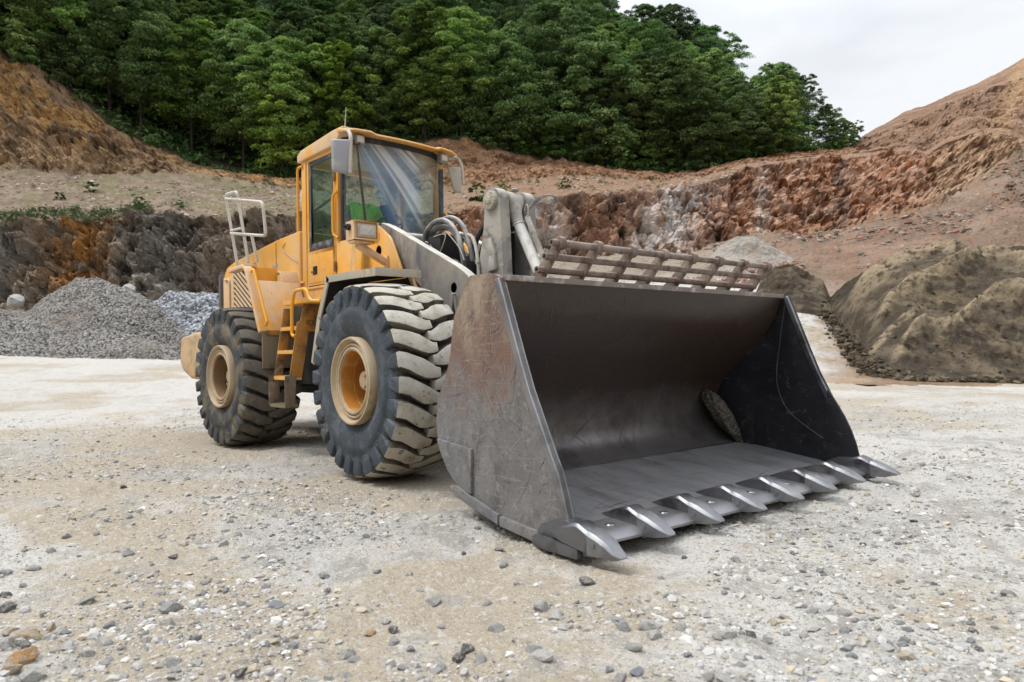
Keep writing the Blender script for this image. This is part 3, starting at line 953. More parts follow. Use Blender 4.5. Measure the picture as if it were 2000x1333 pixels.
M_tread_r = mat('dark_tread', (.135, .12, .098), 0.9, layers=[((.07, .066, .06), 5, .48, .66), ((.22, .20, .165), 9, .58, .73)], bump=[(26, .5, .01), (90, .5, .005)], spec=.2)
M_groove = mat('tyre_groove', (.055, .052, .048), 0.9, layers=[((.14, .125, .10), 8, .5, .7)], bump=[(40, .5, .008)])
M_lugside = mat('lug_side', (.17, .15, .12), .92, layers=[((.07, .065, .058), 6, .45, .62), ((.30, .27, .22), 9, .58, .72)], bump=[(30, .5, .008)], spec=.15)
M_rim = mat('dusty_rim', (.41, .315, .20), 0.7, layers=[((.28, .19, .10), 6, .48, .66), ((.20, .13, .07), 18, .60, .70), ((.56, .47, .345), 3, .5, .7)], bump=[(50, .25, .004)])
M_rim_in = mat('orange_rim_dish', (.40, .155, .018), 0.6, layers=[((.46, .25, .08), 5, .5, .65), ((.10, .06, .03), 22, .64, .70)])  # orange paint darkened to carry the shade of the dish's depth
M_hub = mat('muddy_hub', (.42, .32, .20), 0.88, layers=[((.26, .19, .12), 11, .5, .68)], bump=[(30, .6, .01)])
M_grey = mat('grey_arm_paint', (.225, .21, .195), 0.6, metal=.15, layers=[((.36, .32, .26), 1.6, .45, .62), ((.13, .125, .14), 3.3, .52, .66, (1, 1, .5)), ((.48, .44, .37), 6, .62, .74)], dust=((.66, .63, .56), .95, 1.5, 5), bump=[(50, .2, .004)])
M_pale = mat('pale_grey_dust', (.42, .40, .355), 0.72, layers=[((.27, .25, .215), 4, .45, .62), ((.17, .155, .13), 12, .57, .69), ((.50, .47, .42), 2.2, .55, .7), ((.13, .12, .11), 34, .64, .72)], bump=[(24, .4, .006)])
M_mudpale = mat('dried_mud', (.42, .39, .32), 0.95, layers=[((.26, .235, .18), 18, .5, .66)], bump=[(22, 1.0, .02), (70, .7, .008)], spec=.1)
M_white = mat('white_paint', (.68, .67, .63), 0.5, layers=[((.52, .28, .235), 3.2, .60, .72), ((.48, .45, .40), 8, .55, .72)])
M_hose = mat('hydraulic_hose', (.13, .13, .135), 0.6, layers=[((.38, .36, .33), 6, .45, .65)], dust=((.50, .48, .44), .9, 1.4, 8))
M_hose_b = mat('black_hose', (.03, .03, .03), 0.5, layers=[((.16, .15, .14), 6, .55, .7)])
M_glassframe = mat('window_frame_black', (.05, .048, .052), 0.5, layers=[((.22, .21, .22), 7, .5, .66)])
M_lens = mat('lamp_glass', (.52, .50, .45), 0.25, layers=[((.36, .33, .28), 30, .5, .65)], bump=[(70, .4, .004)], spec=.6)
M_mirror_grey = mat('mirror_shell', (.30, .305, .33), 0.45, layers=[((.40, .38, .36), 6, .5, .66)], dust=((.55, .53, .5), .9, 1.4, 6))
M_mirror_tan = mat('mirror_dusty', (.44, .41, .35), 0.6, layers=[((.30, .28, .25), 6, .5, .66)])
M_hivis = mat('hi_vis_cloth', (.20, .85, .13), 0.8, layers=[((.42, .92, .22), 6, .45, .6), ((.06, .34, .06), 9, .56, .7)], bump=[(14, .8, .02)])
M_int = mat('cab_interior', (.045, .05, .055), 0.7)
M_blue = mat('blue_fabric', (.035, .05, .12), 0.8)
M_olive = mat('post_reflection_olive', (.50, .30, .02), 0.5)  # olive of the reflected B post
M_chrome = mat('worn_wire', (.35, .34, .33), 0.4, metal=.5)
M_letter = mat('grey_letters', (.34, .36, .40), 0.6)
M_letter_d = mat('faint_dark_letters', (.035, .028, .02), 0.8)

def steel(name, base, layers, rough, metal, bump):
    """worn plate: layers of rust and polish, with long fine scratches on top"""
    M = mat(name, base, rough, metal, layers, bump)
    n, l = M.node_tree.nodes, M.node_tree.links
    b = n['Principled BSDF']
    src = b.inputs['Base Color'].links[0].from_socket
    tc_ = [x for x in n if x.type == 'TEX_COORD'][0]
    acc = None
    for k, (rot, sc_, wd) in enumerate([((0, .5, 0), 5.5, .010), ((0, -.35, .2), 7.5, .008), ((0, 1.15, 0), 4.5, .008)]):
        mp = n.new('ShaderNodeMapping')
        mp.inputs['Rotation'].default_value = rot
        mp.inputs['Scale'].default_value = (.55, 1, 3.2)
        mp.inputs['Location'].default_value = (k * 3.1, 0, k)
        l.new(tc_.outputs['Object'], mp.inputs[0])
        no = n.new('ShaderNodeTexNoise')
        no.inputs['Scale'].default_value = 3
        l.new(mp.outputs[0], no.inputs['Vector'])
        ad = n.new('ShaderNodeMixRGB')
        ad.inputs[0].default_value = .12
        l.new(mp.outputs[0], ad.inputs[1])
        l.new(no.outputs['Color'], ad.inputs[2])
        vo = n.new('ShaderNodeTexVoronoi')
        vo.feature = 'DISTANCE_TO_EDGE'
        vo.inputs['Scale'].default_value = sc_
        l.new(ad.outputs[0], vo.inputs['Vector'])
        mr = n.new('ShaderNodeMapRange')
        mr.inputs[1].default_value, mr.inputs[2].default_value = 0.0, wd
        mr.inputs[3].default_value, mr.inputs[4].default_value = 1, 0
        l.new(vo.outputs['Distance'], mr.inputs[0])
        if acc is None:
            acc = mr.outputs[0]
        else:
            mxx = n.new('ShaderNodeMath')
            mxx.operation = 'MAXIMUM'
            l.new(acc, mxx.inputs[0])
            l.new(mr.outputs[0], mxx.inputs[1])
            acc = mxx.outputs[0]
    brk = n.new('ShaderNodeTexNoise')
    brk.inputs['Scale'].default_value = 9
    l.new(tc_.outputs['Object'], brk.inputs['Vector'])
    br = n.new('ShaderNodeMapRange')
    br.inputs[1].default_value, br.inputs[2].default_value = .52, .70
    l.new(brk.outputs[0], br.inputs[0])
    mu = n.new('ShaderNodeMath')
    mu.operation = 'MULTIPLY'
    l.new(acc, mu.inputs[0])
    l.new(br.outputs[0], mu.inputs[1])
    mu2 = n.new('ShaderNodeMath')
    mu2.operation = 'MULTIPLY'
    mu2.inputs[1].default_value = .55
    l.new(mu.outputs[0], mu2.inputs[0])
    x = n.new('ShaderNodeMixRGB')
    l.new(mu2.outputs[0], x.inputs[0])
    l.new(src, x.inputs[1])
    x.inputs[2].default_value = (.42, .36, .32, 1)
    l.new(x.outputs[0], b.inputs['Base Color'])
    return M

def zmix(M, col_hi, lo, hi, noise=.25):
    """blend the plate towards another paint state with height on the part (worn below, rust or paint left above)"""
    n, l = M.node_tree.nodes, M.node_tree.links
    b = n['Principled BSDF']
    src = b.inputs['Base Color'].links[0].from_socket
    tc_ = [x for x in n if x.type == 'TEX_COORD'][0]
    sp = n.new('ShaderNodeSeparateXYZ')
    l.new(tc_.outputs['Object'], sp.inputs[0])
    no = n.new('ShaderNodeTexNoise')
    no.inputs['Scale'].default_value = 2.6
    no.inputs['Detail'].default_value = 8
    no.inputs['Roughness'].default_value = .7
    l.new(tc_.outputs['Object'], no.inputs['Vector'])
    ma = n.new('ShaderNodeMath')
    ma.operation = 'MULTIPLY_ADD'
    ma.inputs[1].default_value = noise * 4
    l.new(no.outputs[0], ma.inputs[0])
    l.new(sp.outputs[2], ma.inputs[2])
    mr = n.new('ShaderNodeMapRange')
    mr.inputs[1].default_value, mr.inputs[2].default_value = lo + noise * 2, hi + noise * 2
    l.new(ma.outputs[0], mr.inputs[0])
    x = n.new('ShaderNodeMixRGB')
    l.new(mr.outputs[0], x.inputs[0])
    l.new(src, x.inputs[1])
    x.inputs[2].default_value = (*col_hi, 1)
    l.new(x.outputs[0], b.inputs['Base Color'])
    # rust and old paint are not polished metal
    md = n.new('ShaderNodeMath')
    md.operation = 'MULTIPLY'
    md.inputs[1].default_value = -b.inputs['Metallic'].default_value
    l.new(mr.outputs[0], md.inputs[0])
    m2 = n.new('ShaderNodeMath')
    m2.operation = 'ADD'
    m2.inputs[1].default_value = b.inputs['Metallic'].default_value
    l.new(md.outputs[0], m2.inputs[0])
    l.new(m2.outputs[0], b.inputs['Metallic'])
    return M

def add_layer(M, c, scale, lo, hi, stretch=(1, 1, 1), rot=(0, 0, 0), amt=1.0, zlim=None):
    n, l = M.node_tree.nodes, M.node_tree.links
    b = n['Principled BSDF']
    src = b.inputs['Base Color'].links[0].from_socket
    tc_ = [x for x in n if x.type == 'TEX_COORD'][0]
    mp = n.new('ShaderNodeMapping')
    mp.inputs['Scale'].default_value = stretch
    mp.inputs['Rotation'].default_value = rot
    l.new(tc_.outputs['Object'], mp.inputs[0])
    no = n.new('ShaderNodeTexNoise')
    no.inputs['Scale'].default_value = scale
    no.inputs['Detail'].default_value = 9
    no.inputs['Roughness'].default_value = .68
    l.new(mp.outputs[0], no.inputs['Vector'])
    mr = n.new('ShaderNodeMapRange')
    mr.inputs[1].default_value, mr.inputs[2].default_value, mr.inputs[4].default_value = lo, hi, amt
    l.new(no.outputs[0], mr.inputs[0])
    f = mr.outputs[0]
    if zlim:
        sp = n.new('ShaderNodeSeparateXYZ')
        l.new(tc_.outputs['Object'], sp.inputs[0])
        m2 = n.new('ShaderNodeMapRange')
        m2.inputs[1].default_value, m2.inputs[2].default_value = zlim
        l.new(sp.outputs[2], m2.inputs[0])
        mu = n.new('ShaderNodeMath')
        mu.operation = 'MULTIPLY'
        l.new(f, mu.inputs[0])
        l.new(m2.outputs[0], mu.inputs[1])
        f = mu.outputs[0]
    x = n.new('ShaderNodeMixRGB')
    l.new(f, x.inputs[0])
    l.new(src, x.inputs[1])
    x.inputs[2].default_value = (*c, 1)
    l.new(x.outputs[0], b.inputs['Base Color'])
    return M
def side_paint(name, base, z0, z1):
    M = mat(name, base, .5, .35, [((.255, .245, .24), 2.2, .45, .65), ((.125, .12, .12), 7, .52, .70, (1, 1, .5)), ((.29, .285, .28), 16, .56, .68), ((.10, .095, .095), 45, .60, .70)], [(30, .25, .004), (110, .2, .002)])
    M = zmix(M, (.165, .108, .086), z0, z1)
    M = add_layer(M, (.34, .275, .20), 3.6, .44, .58, (1, 1, .6), (0, .5, 0), .9, (.95, 1.30))
    M = add_layer(M, (.185, .10, .07), 2.4, .50, .62, (1, 1, .7), (0, .3, 0), .5, (.60, .85))
    M = add_layer(M, (.15, .085, .065), 6.5, .54, .64, (1, 1, .45), (0, .7, 0), .8, (.5, .9))
    M = add_layer(M, (.30, .26, .23), 14, .60, .68, (.4, 1, 1.6), (0, -.6, 0), .5, (.35, .8))
    M = add_layer(M, (.38, .345, .32), 26, .61, .66, (.12, 1, 2.4), (0, .62, 0), .5)
    M = add_layer(M, (.40, .36, .33), 30, .62, .67, (.08, 1, 2.4), (0, -.75, 0), .5)
    M = add_layer(M, (.36, .32, .29), 24, .61, .66, (.10, 1, 2.4), (0, 1.25, 0), .5)
    M = add_layer(M, (.055, .048, .045), 18, .60, .70, (.5, 1, 1.3), (0, .9, 0), .55)
    M = add_layer(M, (.10, .075, .062), 60, .54, .66, (1, 1, 1), (0, 0, 0), .55)
    return M
M_bside = side_paint('bucket_side_steel', (.19, .187, .19), .72, 1.22)
M_brear = side_paint('bucket_wrap_steel', (.205, .205, .218), .66, 1.12)
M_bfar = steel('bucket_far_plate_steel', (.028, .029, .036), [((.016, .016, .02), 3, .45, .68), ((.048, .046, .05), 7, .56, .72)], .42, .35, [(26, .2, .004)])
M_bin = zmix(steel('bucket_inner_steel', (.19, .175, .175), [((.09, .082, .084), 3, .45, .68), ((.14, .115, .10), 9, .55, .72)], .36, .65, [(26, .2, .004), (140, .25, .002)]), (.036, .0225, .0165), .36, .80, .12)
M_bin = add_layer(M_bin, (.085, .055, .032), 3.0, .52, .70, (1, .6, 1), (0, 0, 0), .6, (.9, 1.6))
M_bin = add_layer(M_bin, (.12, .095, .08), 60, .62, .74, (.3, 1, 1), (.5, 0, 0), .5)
M_bfloor = steel('bucket_floor_steel', (.38, .38, .40), [((.22, .22, .23), 2.5, .42, .66, (.7, 2, 2)), ((.42, .415, .415), 6, .52, .76, (.5, 2, 2))], .36, .6, [(40, .2, .003, (.3, 2, 2)), (140, .2, .002)])
M_edge = steel('worn_edge_steel', (.28, .28, .295), [((.15, .147, .15), 6, .45, .66), ((.37, .365, .365), 3, .5, .7)], .42, .75, [(50, .3, .003)])
M_tooth = steel('tooth_steel', (.25, .255, .268), [((.19, .19, .205), 7, .45, .66), ((.38, .38, .39), 4, .55, .7)], .46, .7, [(40, .3, .003)])
M_adapt = steel('adapter_steel', (.20, .205, .225), [((.09, .088, .09), 5, .5, .66), ((.30, .30, .31), 3, .55, .7)], .36, .85, [(40, .3, .003)])
M_weld = mat('weld_metal', (.050, .050, .056), .5, .5, layers=[((.085, .082, .085), 9, .5, .68), ((.04, .04, .042), 4, .5, .65)])
M_rust = mat('rusty_rack_steel', (.18, .132, .11), 0.7, layers=[((.27, .215, .18), 4, .45, .62), ((.09, .06, .05), 11, .5, .68), ((.36, .30, .25), 26, .62, .74)], bump=[(45, .5, .004)], dust=((.40, .33, .27), 1.0, 1.6, 9))

# clear cab glass: see-through, mirror-like at grazing angles, with a film of dust; the windscreen film paints sky reflection
def glass(name, tint, film, film_col, sky_streaks=False):
    M = bpy.data.materials.new(name)
    M.use_nodes = True
    n, l = M.node_tree.nodes, M.node_tree.links
    n.clear()
    o = n.new('ShaderNodeOutputMaterial')
    tr = n.new('ShaderNodeBsdfTransparent')
    tr.inputs[0].default_value = (*tint, 1)
    gl = n.new('ShaderNodeBsdfGlossy')
    gl.inputs['Roughness'].default_value = .03
    fr = n.new('ShaderNodeLayerWeight')
    fr.inputs[0].default_value = .5
    m1 = n.new('ShaderNodeMixShader')
    pw = n.new('ShaderNodeMath')
    pw.operation = 'POWER'
    pw.inputs[1].default_value = 4.0
    l.new(fr.outputs['Facing'], pw.inputs[0])
    mf = n.new('ShaderNodeMath')
    mf.operation = 'MULTIPLY_ADD'
    mf.inputs[1].default_value = .55
    mf.inputs[2].default_value = .045
    mf.use_clamp = True
    l.new(pw.outputs[0], mf.inputs[0])
    l.new(mf.outputs[0], m1.inputs[0])
    l.new(tr.outputs[0], m1.inputs[1])
    l.new(gl.outputs[0], m1.inputs[2])
    df = n.new('ShaderNodeBsdfDiffuse')
    df.inputs[0].default_value = (*film_col, 1)
    m2 = n.new('ShaderNodeMixShader')
    tc_ = n.new('ShaderNodeTexCoord')
    no = n.new('ShaderNodeTexNoise')
    no.inputs['Scale'].default_value = 2.0
    no.inputs['Detail'].default_value = 6
    l.new(tc_.outputs['Object'], no.inputs['Vector'])
    mr = n.new('ShaderNodeMapRange')
    mr.inputs[1].default_value, mr.inputs[2].default_value = .35, .75
    mr.inputs[3].default_value, mr.inputs[4].default_value = film[0], film[1]
    l.new(no.outputs[0], mr.inputs[0])
    fac = mr.outputs[0]
    if sky_streaks:      # sky reflection painted as blue-white bands fanned from above the glass
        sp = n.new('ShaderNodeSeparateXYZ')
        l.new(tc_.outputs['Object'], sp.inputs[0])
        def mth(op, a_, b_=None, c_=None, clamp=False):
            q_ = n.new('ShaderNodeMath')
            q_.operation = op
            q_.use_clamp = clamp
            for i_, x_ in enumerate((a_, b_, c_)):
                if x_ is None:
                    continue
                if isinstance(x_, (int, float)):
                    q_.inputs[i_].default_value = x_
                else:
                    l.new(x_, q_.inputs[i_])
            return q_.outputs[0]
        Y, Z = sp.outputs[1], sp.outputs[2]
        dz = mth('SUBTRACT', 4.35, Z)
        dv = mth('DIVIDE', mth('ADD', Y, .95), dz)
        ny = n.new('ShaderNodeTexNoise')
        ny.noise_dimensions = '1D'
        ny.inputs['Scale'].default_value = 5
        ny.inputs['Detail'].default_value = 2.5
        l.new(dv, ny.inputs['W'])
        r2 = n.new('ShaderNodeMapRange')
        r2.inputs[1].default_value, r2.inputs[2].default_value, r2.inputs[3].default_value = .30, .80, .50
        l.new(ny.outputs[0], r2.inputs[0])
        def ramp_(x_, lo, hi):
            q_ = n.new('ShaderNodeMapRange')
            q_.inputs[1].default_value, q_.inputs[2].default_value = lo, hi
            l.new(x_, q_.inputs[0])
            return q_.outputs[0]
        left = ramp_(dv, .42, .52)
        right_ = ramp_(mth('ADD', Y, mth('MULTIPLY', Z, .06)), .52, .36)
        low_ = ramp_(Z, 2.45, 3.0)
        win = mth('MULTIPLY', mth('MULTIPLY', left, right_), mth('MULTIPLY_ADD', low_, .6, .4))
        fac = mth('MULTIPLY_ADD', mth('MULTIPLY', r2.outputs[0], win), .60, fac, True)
    if sky_streaks:
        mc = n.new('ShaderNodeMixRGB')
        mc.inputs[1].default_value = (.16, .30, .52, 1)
        mc.inputs[2].default_value = (.80, .86, .96, 1)  # blue and white of the reflected sky, painted as diffuse colour
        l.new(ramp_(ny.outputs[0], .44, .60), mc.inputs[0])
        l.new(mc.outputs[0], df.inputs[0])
    l.new(fac, m2.inputs[0])
    l.new(m1.outputs[0], m2.inputs[1])
    l.new(df.outputs[0], m2.inputs[2])
    l.new(m2.outputs[0], o.inputs[0])
    return M
M_glass = glass('cab_glass', (.80, .90, .87), (.01, .07), (.34, .40, .38))
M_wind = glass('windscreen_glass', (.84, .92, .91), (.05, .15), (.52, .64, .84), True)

# ------------------------------------------------------------------ the wheel loader
L = thing('wheel_loader', 'big dusty yellow wheel loader with wide toothed bucket resting on the quarry floor', 'wheel loader')

# ---- wheels
RW, HW = 0.884, 0.335
def tyre_mesh():
    b = MB()
    # carcass
    prof = [(.392, -.285), (.42, -.305), (.50, -.342), (.585, -.352), (.635, -.350), (.642, -.344), (.70, -.338), (.755, -.328), (.780, -.30), (.792, -.2), (.795, 0)]
    prof = prof + [(r, -h) for r, h in prof[::-1][1:]]
    prof = [(r, h) for r, h in prof]
    b.lathe(prof, n=104, mi=0)
    # groove floor gets its own material: faces whose radius is over .77
    for fi, f in enumerate(b.f):
        rm = np.mean([math.hypot(b.v[i][0], b.v[i][2]) for i in f])
        b.m[fi] = 2 if rm > .765 else 0
    n = 26
    st = [  # (side a, top radius, inner a, inner radius, half width, turn)
        (-.344, .672, -.325, .672, .050, 0.00), (-.354, .735, -.320, .725, .062, 0.00), (-.358, .800, -.315, .78, .066, 0.00), (-.350, .842, -.30, .795, .069, 0.00),
        (-.328, .855, -.29, .79, .072, .004), (-.26, .865, -.26, .785, .077, .020), (-.19, .874, -.19, .785, .083, .055), (-.12, .881, -.12, .785, .084, .096), (-.065, .884, -.065, .785, .070, .122), (-.01, .884, -.01, .785, .050, .132), (.028, .884, .028, .785, .042, .134)]
    lug = []
    rgl = np.random.default_rng(3)
    for side in (-1, 1):
        for k in range(n):
            t0 = 2 * math.pi * (k + (0.5 if side > 0 else 0)) / n
            vs, fs, ms = [], [], []
            for i, (a, rt, ai, ri, hw, tu) in enumerate(st):
                for (w_, fr_) in ((-1.12, 0), (-1.0, .80), (-.90, .955), (-.72, 1), (.72, 1), (.90, .955), (1.0, .80), (1.12, 0)):
                    aa = ai + (a - ai) * fr_
                    r_ = ri + (rt - ri) * fr_
                    th = t0 - tu + w_ * hw / .86 + (0.006 * math.sin(i * 1.7 + k) if fr_ > 0 else 0)
                    vs.append((r_ * math.cos(th), aa * (-side) if side > 0 else aa, r_ * math.sin(th)))
            m_ = len(st)
            for i in range(m_ - 1):
                for j in range(7):
                    f = (i * 8 + j, i * 8 + j + 1, (i + 1) * 8 + j + 1, (i + 1) * 8 + j)
                    fs.append(f if side < 0 else f[::-1])
                    ms.append(0 if i < 3 else (1 if j in (2, 3, 4) else 3))
            fs.append(list(range(8)))
            ms.append(0)
            fs.append(list(range((m_ - 1) * 8, m_ * 8)))
            ms.append(1)
            o = len(b.v)
            b.v += vs
            for f, mm in zip(fs, ms):
                b.f.append([x + o for x in f])
                b.m.append(mm)
    return b
def rim_mesh():
    b = MB()
    prof = [(.392, -.285), (.394, -.350), (.386, -.368), (.372, -.368), (.362, -.350), (.345, -.322), (.338, -.318), (.336, -.336), (.326, -.345), (.316, -.342), (.312, -.325), (.306, -.322), (.304, -.338), (.292, -.346), (.276, -.342), (.268, -.322)]
    b.lathe(prof, n=64, mi=0)
    dish = [(.268, -.322), (.262, -.30), (.258, -.20), (.254, -.195), (.256, -.10), (.25, .02), (.20, .03), (.0001, .03)]
    b.lathe(dish, n=64, mi=1)
    b.lathe([(.392, -.285), (.392, .30)], n=48, mi=0)
    b.lathe([(.392, .30), (.30, .26), (.0001, .26)], n=48, mi=0)
    return b
def hub_mesh():
    b = MB()
    b.lathe([(.19, .03), (.19, -.06), (.175, -.085), (.10, -.10), (.0001, -.10)], n=40)
    for k in range(14):
        t = 2 * math.pi * k / 14
        b.cyl((.205 * math.cos(t), .02, .205 * math.sin(t)), (.205 * math.cos(t), -.03, .205 * math.sin(t)), .014, n=6)
    b.lathe([(.088, -.08), (.088, -.215), (.078, -.232), (.0001, -.236)], n=32)
    # brake-caliper like lock pieces beside the cap
    b.box(.085, .12, -.262, -.12, -.085, .085)
    b.box(.135, .165, -.27, -.14, -.075, .085)
    b.box(.165, .19, -.275, -.20, .03, .09)
    b.cyl((.10, -.265, .05), (.10, -.28, .05), .014, n=8)
    b.cyl((.10, -.265, -.05), (.10, -.28, -.05), .014, n=8)
    return b
def wheel(x, y, turn, flip, rear):
    p = rearp((x, y, RW)) if rear else (x, y, RW)
    W = bpy.data.objects.new('wheel', None)
    COL.objects.link(W)
    W.parent = L
    W.location = p
    W.rotation_euler = (0, 0, (ART if rear else 0) + (math.pi if flip else 0))
    for nme, me in (('tyre', TY_R if rear else TY_F), ('rim', RIM_R if rear else RIM), ('hub', HUB)):
        o = bpy.data.objects.new(nme, me)
        COL.objects.link(o)
        o.parent = W
        o.rotation_euler = (0, turn, 0)
    return W
_t = tyre_mesh().build('tyre', [M_tyre_side, M_tread, M_groove, M_lugside], smooth=40)
TY_F = _t.data
TY_R = TY_F.copy()
for i, x in enumerate([M_tyre_rear, M_tread_r, M_groove, M_groove]):
    TY_R.materials[i] = x
bpy.data.objects.remove(_t)
_t = rim_mesh().build('rim', [M_rim, M_rim_in], smooth=30)
RIM = _t.data
RIM_R = RIM.copy()
RIM_R.materials[1] = mat('muddy_shaded_rim_dish', (.20, .125, .06), .8, layers=[((.11, .075, .045), 6, .5, .66)])  # mud brown, darkened for the shade deep in the rear dish
bpy.data.objects.remove(_t)
_t = hub_mesh().build('hub', M_hub, bevel=.006, smooth=35)
HUB = _t.data
bpy.data.objects.remove(_t)
wheel(0, -1.262, 0.02, False, False)
wheel(0, 1.262, 1.1, True, False)
wheel(-3.55, -1.262, 0.55, False, True)
wheel(-3.55, 1.262, 2.1, True, True)

# ---- bucket
M_scr = mat('bare_scratch', (.40, .37, .345), .5, .3)
M_scr_d = mat('dark_scratch', (.06, .052, .048), .6)
def scratches(mb, n, place, lmin, lmax, wmin, wmax, ang, spread, seed, mi=1):
    """shallow scratches as slivers of bare metal; place(a, b) gives the surface point for plate coordinates, or None off the plate"""
    rg_ = np.random.default_rng(seed)
    k = 0
    while k < n:
        a, b_ = rg_.random(2)
        ln = lmin * (lmax / lmin) ** (rg_.random() ** 1.6)
        th = ang + rg_.normal(0, spread) + (math.pi / 2 if rg_.random() < .18 else 0)
        cv = rg_.normal(0, .16)
        w_ = rg_.uniform(wmin, wmax)
        m_ = max(3, int(ln / .03))
        P1, P2 = [], []
        for i in range(m_ + 1):
            t = i / m_ - .5
            da, db = ln * (t * math.cos(th) - cv * t * t * math.sin(th)), ln * (t * math.sin(th) + cv * t * t * math.cos(th))
            hw = w_ * (1 - (2 * t) ** 2) * .5 + .0003
            na_, nb_ = -math.sin(th) * hw, math.cos(th) * hw
            p_, q_ = place(a, b_, da + na_, db + nb_), place(a, b_, da - na_, db - nb_)
            if p_ is None or q_ is None:
                break
            P1.append(p_)
            P2.append(q_)
        k += 1
        if len(P1) > 2:
            c = len(P1)
            mb.add(P1 + P2, [(i, i + 1, c + i + 1, c + i) for i in range(c - 1)], mi if rg_.random() < .8 else mi + 1)
B = MB()
inner = catmull([(2.275, 1.572), (2.17, 1.34), (1.99, 1.14), (1.80, .97), (1.64, .80), (1.555, .64), (1.535, .49), (1.575, .35), (1.67, .255), (1.80, .205)], 5)
inner = [tuple(p) for p in inner]
outer = [(1.94, .12), (1.77, .165), (1.60, .285), (1.50, .41), (1.455, .53), (1.445, .63), (1.465, .78), (1.55, .91), (1.63, 1.04), (1.68, 1.24), (1.72, 1.36), (1.80, 1.48), (1.87, 1.555), (1.95, 1.598), (2.27, 1.600)]
def shell_strip(pts, mb, ya=-1.655, yb=1.655, n=1):
    vs = []
    for k in range(n + 1):
        y = ya + (yb - ya) * k / n
        vs += [(x, y, z) for x, z in pts]
    m_ = len(pts)
    fs = [(k * m_ + i, k * m_ + i + 1, (k + 1) * m_ + i + 1, (k + 1) * m_ + i) for k in range(n) for i in range(m_ - 1)]
    mb.add(vs, fs)
bucket = MB()
poly = [inner[-1]] + [(1.80, .15)] + outer[1:-1] + [(2.27, 1.597)] + inner[:-1]
bucket.prism(poly, 'y', -1.63, 1.63)
_in = np.array(inner[::-1])
_sl = np.concatenate([[0], np.cumsum(np.linalg.norm(np.diff(_in, axis=0), axis=1))])
def on_back(a, b_, da, db):
    s_, y = _sl[-1] * (.02 + .94 * a) + da, -1.6 + 3.2 * b_ + db
    if not (.02 < s_ < _sl[-1] - .04 and abs(y) < 1.62):
        return None
    x, z = np.interp(s_, _sl, _in[:, 0]), np.interp(s_, _sl, _in[:, 1])
    tx, tz = np.interp(s_ + .02, _sl, _in[:, 0]) - x, np.interp(s_ + .02, _sl, _in[:, 1]) - z
    nl_ = math.hypot(tx, tz)
    return (x + .0035 * tz / nl_, y, z - .0035 * tx / nl_)
M_scr_b = mat('brown_scuff', (.13, .095, .072), .55, .2)
scratches(bucket, 620, on_back, .03, .45, .0012, .004, .0, .5, 64)
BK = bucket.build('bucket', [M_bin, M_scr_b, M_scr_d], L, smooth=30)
fl = MB()
fl.prism([(1.79, .2), (2.61, .098), (2.86, .070), (2.86, .028), (2.61, .022), (2.27, .045), (1.95, .118), (1.79, .152)], 'y', -1.653, 1.653)
def on_floor(a, b_, da, db):
    x, y = 1.83 + 1.0 * a + da, -1.6 + 3.2 * b_ + db
    return (x, y, float(np.interp(x, [1.79, 2.61, 2.86], [.2, .098, .070])) + .0012) if 1.82 < x < 2.84 and abs(y) < 1.62 else None
scratches(fl, 520, on_floor, .05, .8, .0015, .005, .0, .16, 63)
fl.build('floor_plate', [M_bfloor, M_scr, M_scr_d], BK, smooth=25)
sm = MB()
sm.tube([(1.80, -1.63, .202), (1.80, 1.63, .202)], .007, 6)
sm.build('weld_seam', M_weld, BK)
# cutting edge, bowed forward at the middle
ce = MB()
N = 24
sec = [(2.76, .083), (2.90, .074), (2.95, .068), (3.005, .036), (3.01, .020), (2.92, .014), (2.76, .016)]
vs = []
for k in range(N + 1):
    y = -1.68 + 3.36 * k / N
    o = .055 * (1 - (y / 1.68) ** 2)
    vs += [(x + o * (x > 2.8), y, z) for x, z in sec]
m_ = len(sec)
ce.add(vs, [(k * m_ + i, k * m_ + (i + 1) % m_, (k + 1) * m_ + (i + 1) % m_, (k + 1) * m_ + i) for k in range(N) for i in range(m_)] + [list(range(m_)), list(range(N * m_, N * m_ + m_))])
ce.build('cutting_edge', M_edge, BK, bevel=.003, smooth=25)
lip = MB()
lip.box(2.262, 2.288, -1.655, 1.655, 1.566, 1.604)
lip.build('top_lip', mat('lip_worn', (.20, .165, .145), .6, layers=[((.42, .38, .36), 9, .52, .68)]), BK, bevel=.005)
front = [(2.215, 1.612), (2.27, 1.585), (2.46, 1.09), (2.545, .88), (2.64, .69), (2.715, .54), (2.79, .40), (2.835, .26), (2.87, .14), (2.90, .06)]
bottom = [(2.86, .015), (2.60, .01), (2.27, .045), (1.945, .125)]
rearl = [(1.775, .165), (1.60, .285), (1.50, .41), (1.458, .53), (1.448, .63), (1.468, .78), (1.55, .885), (1.638, 1.04), (1.685, 1.24), (1.71, 1.36), (1.80, 1.48), (1.87, 1.572), (1.93, 1.628), (2.15, 1.622)]
crease = [(2.16, 1.60), (2.05, 1.1), (1.97, .66), (1.945, .13)]
def cx(z):
    return float(np.interp(z, [.13, .66, 1.1, 1.6], [1.945, 1.97, 2.05, 2.16]))
front_l = list(front)
